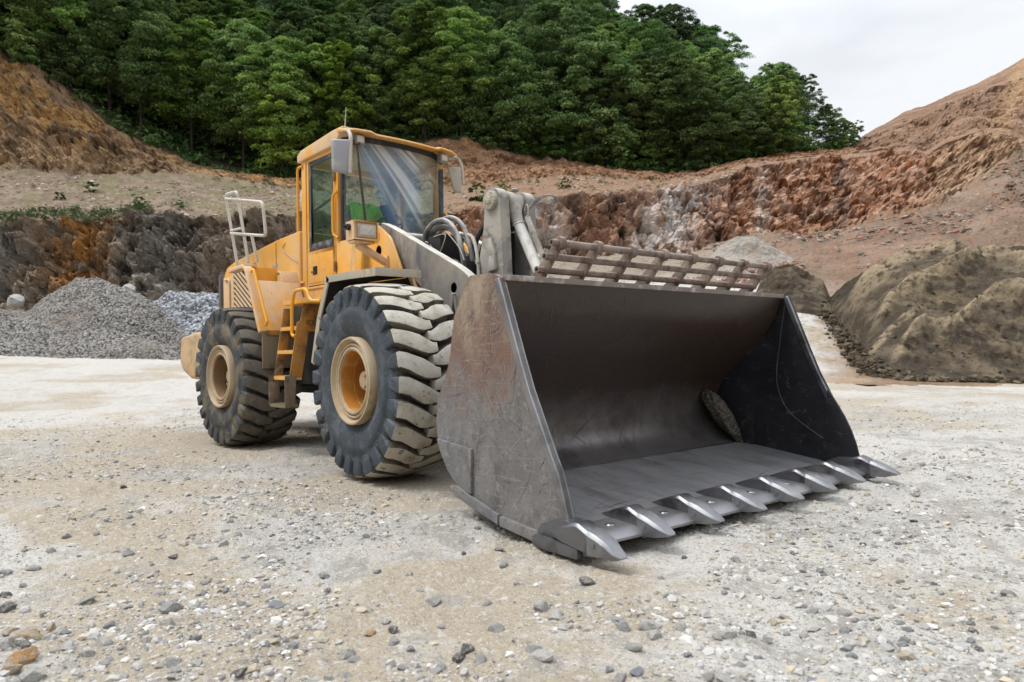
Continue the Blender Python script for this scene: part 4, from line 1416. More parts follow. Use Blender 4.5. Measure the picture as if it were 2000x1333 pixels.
for sy in (-1, 1):
    front = front_l if sy < 0 else [front_l[0]] + [(x + .055, z) for x, z in front_l[1:-2]] + [(x + .03, z) for x, z in front_l[-2:]]
    sp_ = MB()
    sp_.prism(front + bottom + crease[::-1][1:], 'y', sy * 1.655, sy * 1.692)
    if sy < 0:
        def on_side(a, b_, da, db):
            z = .08 + 1.5 * b_ + db
            xf = np.interp(z, [p_[1] for p_ in front[1:]][::-1], [p_[0] for p_ in front[1:]][::-1]) - .06
            x = cx(z) + .01 + (xf - cx(z)) * a + da
            return (x, -1.6932, z) if cx(z) + .01 < x < xf and .09 < z < 1.57 else None
        scratches(sp_, 300, on_side, .025, .40, .0008, .0022, .70, .6, 61)
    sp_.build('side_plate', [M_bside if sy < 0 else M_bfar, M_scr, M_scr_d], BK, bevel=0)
    rp = MB()
    pl = crease + rearl
    vs = []
    # rear wrap bends inwards behind the crease
    rp.prism(crease[:] + rearl[:], 'y', sy * 1.628, sy * 1.692, bend=lambda x, z, s=sy: -s * .075 * max(0, cx(z) - x))
    if sy < 0:
        rz = sorted(((z, x) for x, z in rearl), key=lambda p_: p_[0])
        def on_wrap(a, b_, da, db):
            z = .20 + 1.38 * b_ + db
            xr = np.interp(z, [p_[0] for p_ in rz], [p_[1] for p_ in rz]) + .02
            x = xr + (cx(z) - .01 - xr) * a + da
            return (x, -1.6934 + .075 * max(0, cx(z) - x), z) if xr < x < cx(z) - .01 and .25 < z < 1.56 else None
        scratches(rp, 230, on_wrap, .025, .30, .0008, .0022, .8, .6, 62)
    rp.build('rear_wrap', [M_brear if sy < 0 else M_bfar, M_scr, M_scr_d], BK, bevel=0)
    eb = MB()
    for a, b_ in zip(front[1:-1], front[2:]):
        pass
    fr_pts = [np.array(p) for p in front[1:]]
    back_pts = [p - np.array([.052, .012]) for p in fr_pts]
    eb.prism([tuple(p) for p in fr_pts] + [tuple(p) for p in back_pts[::-1]], 'y', sy * 1.640, sy * 1.700)
    eb.build('side_edge', M_edge if sy < 0 else M_adapt, BK, bevel=.010, seg=3)
    kw = MB()                                                         # corner wear plate with its dark joint
    kw.prism([(1.955, .47), (1.945, .17), (1.80, .19), (1.63, .30), (1.53, .42), (1.49, .50)], 'y', sy * 1.690, sy * 1.716, bend=lambda x, z, s=sy: -s * .073 * max(0, 1.96 - x))
    kw.build('corner_wear_plate', M_brear, BK, bevel=.006)
    bw = MB()                                                         # strip bolted along the lower edge, cut in two
    bw.prism([(1.70, .20), (1.77, .135), (1.945, .09), (2.24, .022), (2.24, .085), (1.96, .155), (1.79, .205)], 'y', sy * 1.692, sy * 1.722)
    bw.prism([(2.26, .018), (2.60, -.018), (2.70, -.02), (2.70, .055), (2.60, .052), (2.26, .08)], 'y', sy * 1.692, sy * 1.722)
    bw.build('bottom_wear_strip', M_brear, BK, bevel=.006)
    cs_ = MB()                                                        # cast shroud round the corner
    cs_.prism([(2.62, .05), (2.66, .105), (2.77, .148), (2.88, .158), (2.96, .138), (3.07, .10), (3.03, -.015), (2.70, -.01)], 'y', sy * 1.61, sy * 1.728)
    cs_.prism([(2.62, .035), (2.66, .05), (2.92, .04), (3.0, .03), (3.0, -.03), (2.66, -.03), (2.62, -.01)], 'y', sy * 1.728, sy * 1.765)
    cs_.build('corner_shroud', M_adapt, BK, bevel=.012, seg=2)
    if sy > 0:
        ip = MB()                                                     # plates and weld on the inner side of the far plate
        ip.prism([(2.685, .735), (2.76, .62), (2.83, .50), (2.885, .38), (2.925, .26), (2.945, .17), (2.61, .10), (2.655, .45)], 'y', 1.630, 1.655)
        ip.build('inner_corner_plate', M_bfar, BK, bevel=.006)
        wl = MB()
        wl.tube([(x, 1.652, z) for x, z in catmull([(2.29, 1.50), (2.23, 1.15), (2.19, .86), (2.215, .68), (2.30, .52), (2.45, .40), (2.63, .29)], 6)], .007, 6)
        wl.build('weld_bead', M_weld, BK)
# teeth
def tooth(xt, y, wd, zt):
    T = MB()
    def sect(x, z0, z1, w_, cham):
        x += xt
        return [(x, y - w_, z0), (x, y + w_, z0), (x, y + w_, z1 - cham), (x, y + w_ - cham * .8, z1), (x, y - w_ + cham * .8, z1), (x, y - w_, z1 - cham)]
    ad = [sect(-.545, .07, .084, .030, .003), sect(-.50, .06, .100, .050, .006), sect(-.40, .045, .138, .062, .014), sect(-.315, .035, .168, .064, .018), sect(-.285, .03, .168, .064, .018), sect(-.20, .022, .130, .062, .018)]
    tt = [sect(-.208, .014, .142, .067, .022), sect(-.15, .016, .124, .064, .022), sect(-.09, .020, .098, .058, .020), sect(-.045, zt - .016, zt + .030, .048, .014), sect(-.012, zt - .010, zt + .010, .034, .005), sect(0, zt - .005, zt + .001, .024, .001)]
    for nm, S, M_ in (('tooth_adapter', ad, M_adapt), ('tooth_tip', tt, M_tooth)):
        b_ = MB()
        vs = [p for s_ in S for p in s_]
        k_ = len(S)
        fs = [(i * 6 + j, i * 6 + (j + 1) % 6, (i + 1) * 6 + (j + 1) % 6, (i + 1) * 6 + j) for i in range(k_ - 1) for j in range(6)] + [list(range(6)), list(range(6 * k_ - 6, 6 * k_))]
        b_.add(vs, fs)
        if nm == 'tooth_tip':
            b_.cyl((xt - .165, y - .062, .075), (xt - .165, y - .070, .075), .016, n=10)
        else:
            b_.box(xt - .25, xt - .20, y - .03, y + .03, -.008, .03)
        b_.build(nm, M_, BK, bevel=.005, smooth=35)
ys = np.linspace(-1.665, 1.665, 8)
for k in range(8):
    if k == 0:
        tooth(3.285, -1.70, .06, .030)
    elif k == 7:
        tooth(3.255, 1.665, .06, .05)
    else:
        tooth(3.19 + .012 * (1 - (ys[k] / 1.7) ** 2), ys[k], .06, .045)
# wear bosses on the edge between the teeth
for k in range(7):
    ym = (ys[k] + ys[k + 1]) / 2
    for dy in (-.07, .06):
        wb = MB()
        wb.lathe([(.034, .074), (.026, .082), (.014, .078), (.0001, .078)], (2.86 + .05 * (1 - (ym / 1.68) ** 2), ym + dy, .002), 'z', 12)
        wb.build('edge_bolt', M_adapt, BK)
# rock rack above the lip
yr = np.linspace(-1.247, 1.247, 8)
BARS = [(2.361, 1.825), (2.288, 1.742), (2.208, 1.662)]
for y in yr:
    pl = MB()
    pl.prism([(2.01, 1.585), (2.18, 1.585), (2.265, 1.675), (2.37, 1.79)] + [(2.361 + .046 * math.cos(t), 1.825 + .046 * math.sin(t)) for t in np.linspace(-.4, 2.4, 8)] + [(2.26, 1.785), (2.11, 1.66)], 'y', y - .011, y + .011)
    pl.lathe([(.024, -.022), (.046, -.022), (.046, .022), (.024, .022)], (2.361, y, 1.825), 'y', 18)
    pl.build('rack_plate', M_rust, BK, bevel=.004)
for x, z in BARS:
    bb = MB()
    bb.lathe([(.0001, 1.29), (.0245, 1.29), (.0245, -1.325), (.015, -1.325), (.015, -1.285), (.0001, -1.285)], (x, 0, z), 'y', 16)
    bb.build('rack_bar', M_rust, BK)
# ears on the back of the bucket
for y in (-.62, -.44, .44, .62, -.13, .13):
    er = MB()
    if abs(y) < .2:
        er.prism([(1.735, 1.44), (1.25, 1.42), (1.10, 1.22), (1.40, .98), (1.625, 1.02)], 'y', y - .03, y + .03)
    else:
        er.prism([(1.50, .80), (1.30, .76), (1.16, .52), (1.30, .32), (1.50, .42)], 'y', y - .03, y + .03)
    er.build('bucket_ear', M_grey, BK, bevel=.006)

# ---- lift arms, towers, bell crank
for sy in (-1, 1):
    ar = MB()
    top = rounded([(-1.35, 2.62), (-1.15, 2.545), (.16, 1.955), (.36, 1.835), (.56, 1.60), (.95, 1.06), (1.36, .58), (1.50, .40)], .16, 4)
    low = [(1.40, .28), (1.20, .30), (.75, .76), (.36, 1.25), (.05, 1.50), (-.25, 1.63), (-.48, 1.785), (-.87, 2.05), (-1.3, 2.32), (-1.42, 2.48)]
    ar.prism([tuple(p) for p in top] + low, 'y', sy * .55, sy * .445, hole=(.085, 1.755, .062, 18))
    ar.build('lift_arm', M_grey, L, bevel=.010, seg=3)
    for y0, y1 in ((.605, .64), (.36, .395)):
        tw = MB()
        tp_ = rounded([(-1.66, 2.30), (-1.60, 2.56), (-1.45, 2.635), (-1.31, 2.585), (-1.01, 2.405), (-.79, 2.04), (-.55, 1.55), (-.48, .9)], .08, 4)
        tw.prism([tuple(p) for p in tp_] + [(-1.66, .9)], 'y', sy * y0, sy * y1, hole=(-1.255, 2.275, .072, 18) if y0 > .5 else None)
        tw.build('loader_tower', M_yel, L, bevel=.008)
for (x, z, w_, r_, nm) in ((-1.30, 2.46, .66, .065, 'arm_pin'), (.2, 1.45, .44, .13, 'cross_tube'), (1.30, .45, .66, .05, 'arm_pin')):
    cp = MB()
    cp.cyl((x, -w_, z), (x, w_, z), r_)
    cp.build(nm, M_grey, L, bevel=.004)
gs_ = MB()
gs_.bar((.10, -.562, 1.70), (.02, -.57, 1.30), .05, .05)
gs_.bar((.10, -.562, 1.70), (.22, -.57, 1.32), .03, .03)
gs_.build('arm_gusset', M_grey, L, bevel=.006)
bc = MB()
def bell(y0, y1):
    arc = [(.31 + .128 * math.cos(t), 2.605 + .128 * math.sin(t)) for t in np.linspace(-.35, math.pi + .2, 14)]
    bc.prism([(.475, 1.45), (.465, 1.92), (.448, 2.3)] + arc + [(.165, 2.35), (.05, 1.92), (.02, 1.45)], 'y', y0, y1)
bell(-.235, -.115)
bell(.115, .225)
M_crank = mat('crank_paint', (.275, .262, .245), .62, .1, layers=[((.40, .375, .33), 2.4, .48, .62), ((.16, .15, .14), 7, .54, .66), ((.46, .43, .38), 18, .60, .70)], dust=((.56, .53, .46), .9, 1.5, 6), bump=[(40, .3, .004)])
BCK = bc.build('bell_crank', M_crank, L, bevel=.007, seg=2)
wbm = MB()
wbm.box(.06, .22, -.116, .116, 1.2, 2.33)
wbm.build('crank_web', M_black, BCK)
wb2 = MB()                                                            # cast ribs on the outer cheek
wb2.prism([(.20, 2.24), (.30, 2.24), (.37, 2.08), (.36, 2.02), (.25, 2.12)], 'y', -.262, -.232)
wb2.prism([(.30, 2.06), (.38, 2.06), (.38, 1.92), (.26, 1.90)], 'y', -.275, -.232)
wb2.build('crank_rib', M_pale, BCK, bevel=.012)
pn = MB()
pn.cyl((.31, -.27, 2.605), (.31, .26, 2.605), .075, n=24)
pn.lathe([(.0001, -.292), (.035, -.292), (.04, -.285), (.088, -.28), (.098, -.262), (.098, -.234)], (.31, 0, 2.605), 'y', 28)
pn.ball((.36, .02, 2.735), (.04, .05, .018))
pn.build('crank_pin', M_mudpale, BCK, bevel=.003)
ly = MB()
ly.lathe([(.05, -.082), (.108, -.082), (.115, -.07), (.115, .07), (.108, .082), (.05, .082)], (.31, 0, 2.605), 'y', 28)
ly.tube([(.34, 0, 2.56), (.385, 0, 2.47), (.43, 0, 2.38)], [.10, .068, .056], 20)
CYL = ly.build('tilt_link', M_pale, L, smooth=50)
rd = MB()
rd.tube([(.42, 0, 2.40), (1.02, 0, 1.36)], .054, 24)
rd.build('white_rod', M_white, CYL, smooth=50)
gr = MB()
gr.bar((.53, .03, 2.44), (1.0, .03, 1.55), .03, .045, up=(0, 1, 0))
gr.tube([(.50, .0, 2.33), (.64, .0, 2.07), (.78, .0, 1.84)], .007, 6)
gr.tube(catmull([(.42, -.062, 2.36), (.47, -.04, 2.38), (.50, .02, 2.40), (.47, .07, 2.39)], 4), .007, 6)
gr.tube(catmull([(.55, .02, 2.44), (.56, .02, 2.52), (.53, .02, 2.56), (.50, .02, 2.50)], 5), .006, 6)
gr.build('grease_pipe', M_pale, CYL)
lp = MB()
for k in range(3):
    o = .012 * k
    lp.tube(catmull([(.50, .03, 2.47), (.55, .06, 2.53 + o), (.63, .10, 2.60 + o), (.73, .15, 2.63), (.80, .18, 2.60 - o), (.72, .16, 2.575 - o), (.62, .12, 2.57)], 5), .008, 6)
lp.build('grease_hose', M_hose, CYL)
# tilt cylinder and clutter between the arms
tcx = MB()
tcx.tube([(-1.35, 0, 1.85), (-.35, 0, 1.78)], .085, 20)
tcx.tube([(-.35, 0, 1.78), (.15, 0, 1.70)], .045, 16)
tcx.build('tilt_cylinder', M_black, L, smooth=50)
ff = MB()
ff.prism([(-1.75, .55), (-1.75, 1.95), (-1.1, 2.12), (-.4, 1.85), (.25, 1.25), (.45, .6)], 'y', -.36, .36)
ff.box(-.25, .25, -.95, .95, .72, 1.08)
ff.box(-1.0, -.2, -.42, .42, .45, .8)
ff.build('front_frame', M_black, L, bevel=.02)
vb = MB()
vb.hexa([(-.72, -.36, 2.16), (-.42, -.36, 2.06), (-.42, -.10, 2.06), (-.72, -.10, 2.16)], [(-.66, -.36, 2.37), (-.44, -.36, 2.40), (-.36, -.10, 2.34), (-.66, -.10, 2.40)])
vb.box(-1.15, -.72, -.30, .30, 2.05, 2.22)
vb.box(-.40, -.02, -.32, .32, 1.75, 2.05)
for k in range(6):
    vb.cyl((-1.1 + .07 * k, -.22 - .02 * (k % 2), 2.2), (-1.1 + .07 * k, -.22 - .02 * (k % 2), 2.30 + .03 * (k % 3)), .026, n=10)
vb.build('valve_block', M_black, L, bevel=.01)
pp = MB()
for k, (a, b_) in enumerate([((-.9, -.28, 2.18), (-.1, -.26, 1.82)), ((-.85, -.2, 2.25), (.0, -.2, 1.88)), ((-.8, -.1, 2.3), (.05, -.22, 2.0)), ((-1.2, -.25, 2.28), (-.6, -.3, 2.28))]):
    pp.tube(catmull([a, ((a[0] + b_[0]) / 2, a[1], (a[2] + b_[2]) / 2 + .05), b_], 5), .016, 8)
pp.build('steel_pipe', mat('muddy_pipe', (.27, .23, .16), .8, layers=[((.12, .1, .07), 8, .5, .65)]), L)
wr = MB()
for a, m1, b_ in [((-.55, -.36, 2.36), (-.3, -.38, 2.34), (-.42, -.40, 2.12)), ((-.36, -.34, 2.40), (-.1, -.36, 2.2), (.0, -.36, 2.05)), ((-.75, -.34, 2.34), (-.6, -.36, 2.26), (-.5, -.38, 2.05))]:
    wr.tube(catmull([a, m1, b_], 6), .006, 6)
wr.build('thin_cable', M_pale, L)
HP = [(-.87, -.3, 2.30), (-.80, -.3, 2.45), (-.66, -.3, 2.525), (-.49, -.3, 2.535), (-.33, -.3, 2.47), (-.19, -.3, 2.32), (-.11, -.3, 2.10), (-.08, -.3, 1.80)]
for k, (dx, dy, dz) in enumerate([(0, 0, 0), (.03, .09, .03), (-.04, .05, -.06)]):
    h = MB()
    h.tube(catmull([(x + dx, y + dy, z + dz) for x, y, z in HP], 6), .027, 12)
    h.build('hydraulic_hose', M_hose, L, smooth=60)
HB = [(-.16, -.16, 2.0), (-.12, -.14, 2.22), (-.02, -.12, 2.38), (.10, -.10, 2.45), (.24, -.08, 2.44), (.30, -.06, 2.36)]
for dx, dy, dz in [(0, 0, 0), (.05, .06, -.03), (.02, .12, .02)]:
    h = MB()
    h.tube(catmull([(x + dx, y + dy, z + dz) for x, y, z in HB], 6), .026, 12)
    h.build('hydraulic_hose', M_hose_b, L, smooth=60)
h = MB()
h.tube(catmull([(-.30, -.2, 2.36), (-.05, -.22, 2.30), (.08, -.25, 2.05), (.12, -.27, 1.75)], 6), .018, 10)
h.build('hydraulic_hose', M_pale, L, smooth=60)

# ---- front fenders, lamps
for sy in (-1, 1):
    fd = MB()
    Q = [(-1.26, 1.05), (-1.09, 1.52), (-.86, 1.915), (.16, 1.885)]
    Pn = [(-1.235, 1.045), (-1.062, 1.505), (-.845, 1.885), (.16, 1.855)]
    fd.prism(Q + Pn[::-1], 'y', sy * 1.445, sy * .98)
    # downturned lips
    for a, b_, wd in ((Q[0], Q[1], .075), (Q[1], Q[2], .075), (Q[2], (-.35, 1.905), .07), ((-.35, 1.905), Q[3], .07)):
        d_ = np.array([b_[0] - a[0], b_[1] - a[1]])
        d_ /= np.linalg.norm(d_)
        nrm = np.array([d_[1], -d_[0]])
        fd.prism([a, b_, tuple(np.array(b_) + nrm * wd), tuple(np.array(a) + nrm * wd)], 'y', sy * 1.447, sy * 1.432)
    fd.box(.15, .175, min(sy * 1.45, sy * .98), max(sy * 1.45, sy * .98), 1.818, 1.892)
    FD = fd.build('front_fender', M_fend, L, bevel=.004)
    st = MB()
    st.bar((.05, sy * 1.02, 1.86), (-.12, sy * .72, 1.40), .03, .05)
    st.build('fender_strut', M_peach, FD)
    ins = MB()
    ins.prism([(-1.225, 1.05), (-1.05, 1.51), (-.84, 1.875), (.14, 1.845), (.14, 1.84), (-.83, 1.868), (-1.04, 1.50), (-1.215, 1.05)], 'y', sy * 1.43, sy * .99)
    ins.prism([(-1.2, .95), (-1.05, 1.5), (-.83, 1.865), (.0, 1.84), (-.2, 1.2), (-.5, .9)], 'y', sy * .985, sy * .95)
    ins.build('fender_liner', M_black, FD)
    # headlight on its arm
    hb = MB()
    x0, x1 = -1.05, -.86
    yo, yi = 1.135, .852
    def yb(a, b_):
        return min(sy * a, sy * b_), max(sy * a, sy * b_)
    a_, b_ = yb(yo, yi)
    z0, z1 = 2.315, 2.515
    hb.box(x0, x1 - .03, a_, b_, z0, z1)
    hb.box(x1 - .03, x1, a_, b_, z1 - .012, z1)
    hb.box(x1 - .03, x1, a_, b_, z0, z0 + .014)
    hb.box(x1 - .03, x1, *yb(yo, yo - .012), z0, z1)
    hb.box(x1 - .03, x1, *yb(yi, yi + .012), z0, z1)
    hb.box(x0 + .03, x1 - .02, *yb(yo - .01, yi + .03), z0 - .03, z0 - .004)
    HB_ = hb.build('headlight', M_peach, L, bevel=.006)
    fr = MB()
    fr.prism([(sy * (yo - .045), z0 + .03), (sy * (yi + .02), z0 + .03), (sy * (yi + .02), z1 - .03), (sy * (yo - .045), z1 - .03)], 'x', x1 - .034, x1 - .012)
    fr.build('lamp_bezel', M_fend, HB_, bevel=.008)
    ln = MB()
    ln.prism([(sy * (yo - .068), z0 + .05), (sy * (yi + .042), z0 + .05), (sy * (yi + .042), z1 - .05), (sy * (yo - .068), z1 - .05)], 'x', x1 - .014, x1 - .004)
    ln.build('lamp_lens', M_lens, HB_, bevel=.006)
    cnx = MB()
    cnx.cyl((x0 + .09, sy * yo, 2.45), (x0 + .09, sy * (yo + .03), 2.45), .035, n=12)
    cnx.cyl((x0 + .075, sy * yo, 2.455), (x0 + .06, sy * (yo + .06), 2.46), .016, n=10)
    cnx.build('lamp_connector', M_black, HB_)
    br = MB()
    br.bar((-.955, sy * 1.05, 2.275), (-1.075, sy * .655, 2.125), .075, .062, up=(0, 0, 1))
    br.prism([(-1.13, 2.05), (-1.03, 2.05), (-1.03, 2.20), (-1.13, 2.20)], 'y', sy * .64, sy * .662)
    br.build('lamp_bracket', M_peach, HB_, bevel=.006)

# ---- rear frame and engine body (rear half, turned about the joint)
def R_(mb, name, m_, parent=L, bevel=.008, **k):
    return mb.build(name, m_, parent, rear=True, bevel=bevel, **k)
rf = MB()
rf.box(-5.2, -1.75, -.45, .45, .62, 1.75)
rf.box(-2.75, -1.95, -1.02, 1.02, .78, 1.74)
rf.box(-3.75, -3.35, -.95, .95, .72, 1.05)
rf.box(-2.0, -1.3, -.25, .25, .7, 1.6)
rf.box(-2.35, -2.0, -.8, .8, .58, .80)
R_(rf, 'rear_frame', M_black, bevel=.02)
hd = MB()
hp = rounded([(-2.96, 1.72), (-5.50, 1.72), (-5.52, 2.30), (-5.36, 2.49), (-5.10, 2.545), (-4.72, 2.585), (-3.6, 2.69), (-2.96, 2.72)], .07, 3)
hd.prism([tuple(p) for p in hp], 'y', -.80, .80)
HD = R_(hd, 'engine_hood', M_yel, bevel=.05, seg=3)
sh = MB()
sh.box(-3.645, -3.635, -.803, -.80, 1.8, 2.66)
R_(sh, 'hood_panel_gap', M_black, HD, bevel=0)
gl_ = MB()                                                             # side intake grille with slanting slats
gl_.box(-5.02, -4.34, -.812, -.80, 1.74, 2.44, 1)
for k in range(14):
    t = k / 13
    z = 2.52 - 1.02 * t
    a = (-5.02, -.822, z)
    b_ = (-4.34, -.822, z - .42)
    def clip(p, q_):
        p, q_ = np.array(p), np.array(q_)
        d_ = q_ - p
        ta, tb = 0, 1
        for lo, hi in ((1.75, 2.43),):
            t1, t2 = (hi - p[2]) / d_[2], (lo - p[2]) / d_[2]
            ta, tb = max(ta, min(t1, t2)), min(tb, max(t1, t2))
        return (p + d_ * ta, p + d_ * tb) if tb - ta > .03 else None
    c_ = clip(a, b_)
    if c_:
        gl_.bar(c_[0], c_[1], .02, .026, up=(0, 1, 0), mi=0)
gl_.box(-5.09, -5.015, -.835, -.80, 1.72, 2.46, 0)
gl_.box(-4.345, -4.30, -.83, -.80, 1.72, 2.46, 0)
R_(gl_, 'side_grille', [M_peach, M_black], HD, bevel=0)
cr_ = MB()
cr_.box(-5.44, -5.12, -.822, -.80, 1.74, 2.34)
R_(cr_, 'rear_corner_panel', M_peach, HD, bevel=.012)
cg = MB()
cg.tube(rounded([(-5.17, -.835, 1.75), (-5.17, -.835, 2.30), (-5.36, -.835, 2.30)], .06), .014, 8)
R_(cg, 'panel_rail', M_peach, HD, bevel=0)
rg_ = MB()
rg_.box(-5.60, -5.515, -.84, .84, 1.55, 2.40)
R_(rg_, 'radiator_grille', mat('rear_grille_grey', (.10, .105, .11), .5, layers=[((.26, .26, .26), 5, .5, .7)]), HD, bevel=.02)
cw = MB()
cw.prism([(-5.85, 1.05), (-5.80, 1.44), (-5.25, 1.50), (-4.9, 1.50), (-4.9, .80), (-5.4, .82), (-5.7, .92)], 'y', -1.34, 1.34)
R_(cw, 'counterweight', mat('muddy_counterweight', (.52, .36, .20), .75, layers=[((.34, .26, .17), 4, .45, .62), ((.62, .34, .07), 7, .58, .68)]), bevel=.06, seg=3)
for sy in (-1, 1):
    fe = MB()
    lo, hi = (-2.655, 1.43), (-3.075, 2.255)
    def on(z):
        t = (z - lo[1]) / (hi[1] - lo[1])
        return lo[0] + (hi[0] - lo[0]) * t
    def plate(z0, z1, y0, y1, th=.025):
        d_ = np.array([hi[0] - lo[0], hi[1] - lo[1]])
        d_ /= np.linalg.norm(d_)
        nb = np.array([-d_[1], d_[0]]) * th
        fe.prism([(on(z0), z0), (on(z1), z1), (on(z1) + nb[0], z1 + nb[1]), (on(z0) + nb[0], z0 + nb[1])], 'y', sy * y0, sy * y1)
    plate(1.43, 2.06, 1.40, .80)
    plate(2.06, 2.205, 1.03, .76)
    fe.box(on(2.06) - .16, on(2.06) - .002, *sorted((sy * 1.40, sy * 1.03)), 2.04, 2.06)      # ledge
    fe.box(on(2.205) - .25, on(2.205) - .006, *sorted((sy * 1.03, sy * .76)), 2.18, 2.204)
    fe.box(-3.56, -3.09, *sorted((sy * 1.47, sy * 1.30)), 2.235, 2.265)                         # top
    FE = R_(fe, 'rear_fender', M_peach, bevel=.008)
    nw = MB()
    nw.box(on(2.06) - .18, on(2.06) - .155, *sorted((sy * 1.40, sy * 1.02)), 2.05, 2.24)
    R_(nw, 'fender_recess', M_yel, FE, bevel=.004)
    es = MB()                                                           # rolled outer edge
    path = rounded([(-3.57, 2.245), (-3.07, 2.27), (-2.645, 1.42)], .12, 5)
    outl = [np.array(p) for p in path]
    nin = []
    for i, p in enumerate(outl):
        d_ = outl[min(i + 1, len(outl) - 1)] - outl[max(i - 1, 0)]
        d_ /= np.linalg.norm(d_)
        nin.append(p + np.array([d_[1], -d_[0]]) * .05)
    es.prism([tuple(p) for p in outl] + [tuple(p) for p in nin[::-1]], 'y', sy * 1.475, sy * 1.37)
    R_(es, 'fender_edge', M_peach, FE, bevel=.014, seg=3)
    hr = MB()
    hr.tube(rounded([(-2.985, sy * 1.42, 2.16), (-2.925, sy * 1.42, 2.19), (-2.555, sy * 1.42, 1.52), (-2.60, sy * 1.42, 1.50)], .05, 4), .018, 10)
    R_(hr, 'fender_rail', M_rail, FE, bevel=0)
    mf_ = MB()
    mf_.box(-2.672, -2.645, *sorted((sy * 1.44, sy * 1.0)), .98, 1.42)
    mf_.box(-2.70, -2.64, *sorted((sy * 1.43, sy * .9)), 1.40, 1.425)
    R_(mf_, 'mud_flap', M_mud, FE, bevel=.005)
fq = MB()
fq.prism([(-2.66, 1.375), (-2.665, 1.435), (-2.63, 1.435), (-2.63, 1.375)], 'y', -1.40, -.9)
R_(fq, 'fender_skirt', M_dirty, bevel=.004)
# platform and ladder
pf = MB()
pf.box(-2.46, -1.45, -1.27, -.76, 1.715, 1.765)
PF = R_(pf, 'step_platform', M_yel, bevel=.005)
pr = MB()
for k in range(26):
    pr.box(-2.45 + .038 * k, -2.43 + .038 * k, -1.272, -1.2, 1.765, 1.775)
R_(pr, 'platform_teeth', M_peach, PF, bevel=0)
hp_ = MB()
hp_.tube(rounded([(-2.03, -1.335, 1.34), (-2.10, -1.335, 1.36), (-2.09, -1.335, 1.68), (-2.03, -1.335, 1.855), (-1.74, -1.335, 1.86), (-1.66, -1.335, 1.72), (-1.42, -1.335, 1.70)], .07, 4), .020, 10)
R_(hp_, 'grab_rail', M_rail, PF, bevel=0)
ld = MB()
def lean(z):
    return -1.455 + .16 * (z - .58) / 1.0
for xx, wtop in ((-2.43, .13), (-2.035, .13)):
    if xx < -2.3:
        ld.prism([(lean(.88), .88), (lean(1.68), 1.68), (lean(1.68) + .13, 1.68), (lean(.88) + .10, .88)], 'x', xx, xx + .014)
    else:
        ld.prism([(lean(.88), .88), (lean(1.38), 1.38), (lean(1.50), 1.50), (lean(1.50) + .04, 1.52), (lean(1.72) + .05, 1.715), (-.86, 1.715), (-.86, 1.40), (-1.17, 1.40), (lean(.88) + .15, .88)], 'x', xx, xx + .014)
LD = R_(ld, 'ladder', M_dirty, bevel=.003)
for xx in (-2.435, -2.025):
    lw = MB()
    lw.prism([(-1.47, .56), (-1.465, .90), (-1.33, .90), (-1.35, .56)], 'x', xx, xx + .012)
    lw.cyl((xx - .01, -1.43, .86), (xx + .025, -1.43, .86), .014, n=8)
    lw.cyl((xx - .01, -1.43, .60), (xx + .025, -1.43, .60), .014, n=8)
    R_(lw, 'lower_ladder_frame', M_mud, LD, bevel=.003)
for z in (1.45, 1.18, .885, .575):
    s_ = MB()
    y0 = lean(z)
    s_.box(-2.42, -2.03, y0 - .005, y0 + .15, z - .035, z)
    for k in range(9):
        s_.box(-2.415 + .043 * k, -2.395 + .043 * k, y0 - .004, y0 + .15, z, z + .010)
    R_(s_, 'ladder_step', M_yel if z > .6 else M_mud, LD, bevel=.003)
def letters(txt, name, size, loc, rot, m_, parent, shear=0.0):
    cu = bpy.data.curves.new(name, 'FONT')
    cu.body = txt
    cu.size = size
    cu.extrude = .001
    cu.shear = shear
    o = bpy.data.objects.new(name, cu)
    COL.objects.link(o)
    bpy.context.view_layer.update()
    me = bpy.data.meshes.new_from_object(o.evaluated_get(bpy.context.evaluated_depsgraph_get()))
    bpy.data.objects.remove(o)
    mm = Matrix.Translation(loc) @ rot
    for v in me.vertices:
        v.co = rearp(tuple(mm @ v.co))
    me.materials.clear()
    me.materials.append(m_)
    o = bpy.data.objects.new(name, me)
    COL.objects.link(o)
    o.parent = parent
    return o
rotside = Matrix.Rotation(math.pi / 2, 4, 'X')                          # reads along +x on a face looking to -y
letters('21T', 'hood_lettering', .125, (-3.80, -.8035, 2.275), rotside, M_letter, HD, .25)
rotfront = Matrix.Rotation(math.pi / 2, 4, 'Z') @ Matrix.Rotation(math.pi / 2, 4, 'X')   # on a face looking to +x
letters('IO', 'ladder_lettering', .09, (-2.0195, -1.20, 1.47), rotfront, M_letter_d, LD)
# guard rails over the hood
gd = MB()
gd.tube(rounded([(-4.77, -.87, 2.46), (-4.86, -1.0, 3.50), (-4.44, -1.0, 3.47), (-4.36, -.88, 2.46)], .07, 5), .021, 10)
gd.tube(rounded([(-4.855, -1.0, 3.44), (-3.66, -.97, 3.19), (-3.66, -.93, 2.74), (-4.80, -.95, 2.93)], .08, 5), .021, 10)
gd.tube([(-4.80, -.95, 2.97), (-4.41, -.95, 2.95)], .018, 8)
gd.tube([(-4.10, -.94, 2.82), (-4.06, -.88, 2.44)], .021, 10)
R_(gd, 'guard_rail', mat('pale_rail_paint', (.55, .53, .48), .5, layers=[((.40, .38, .34), 6, .5, .68)]), HD, bevel=0, smooth=60)
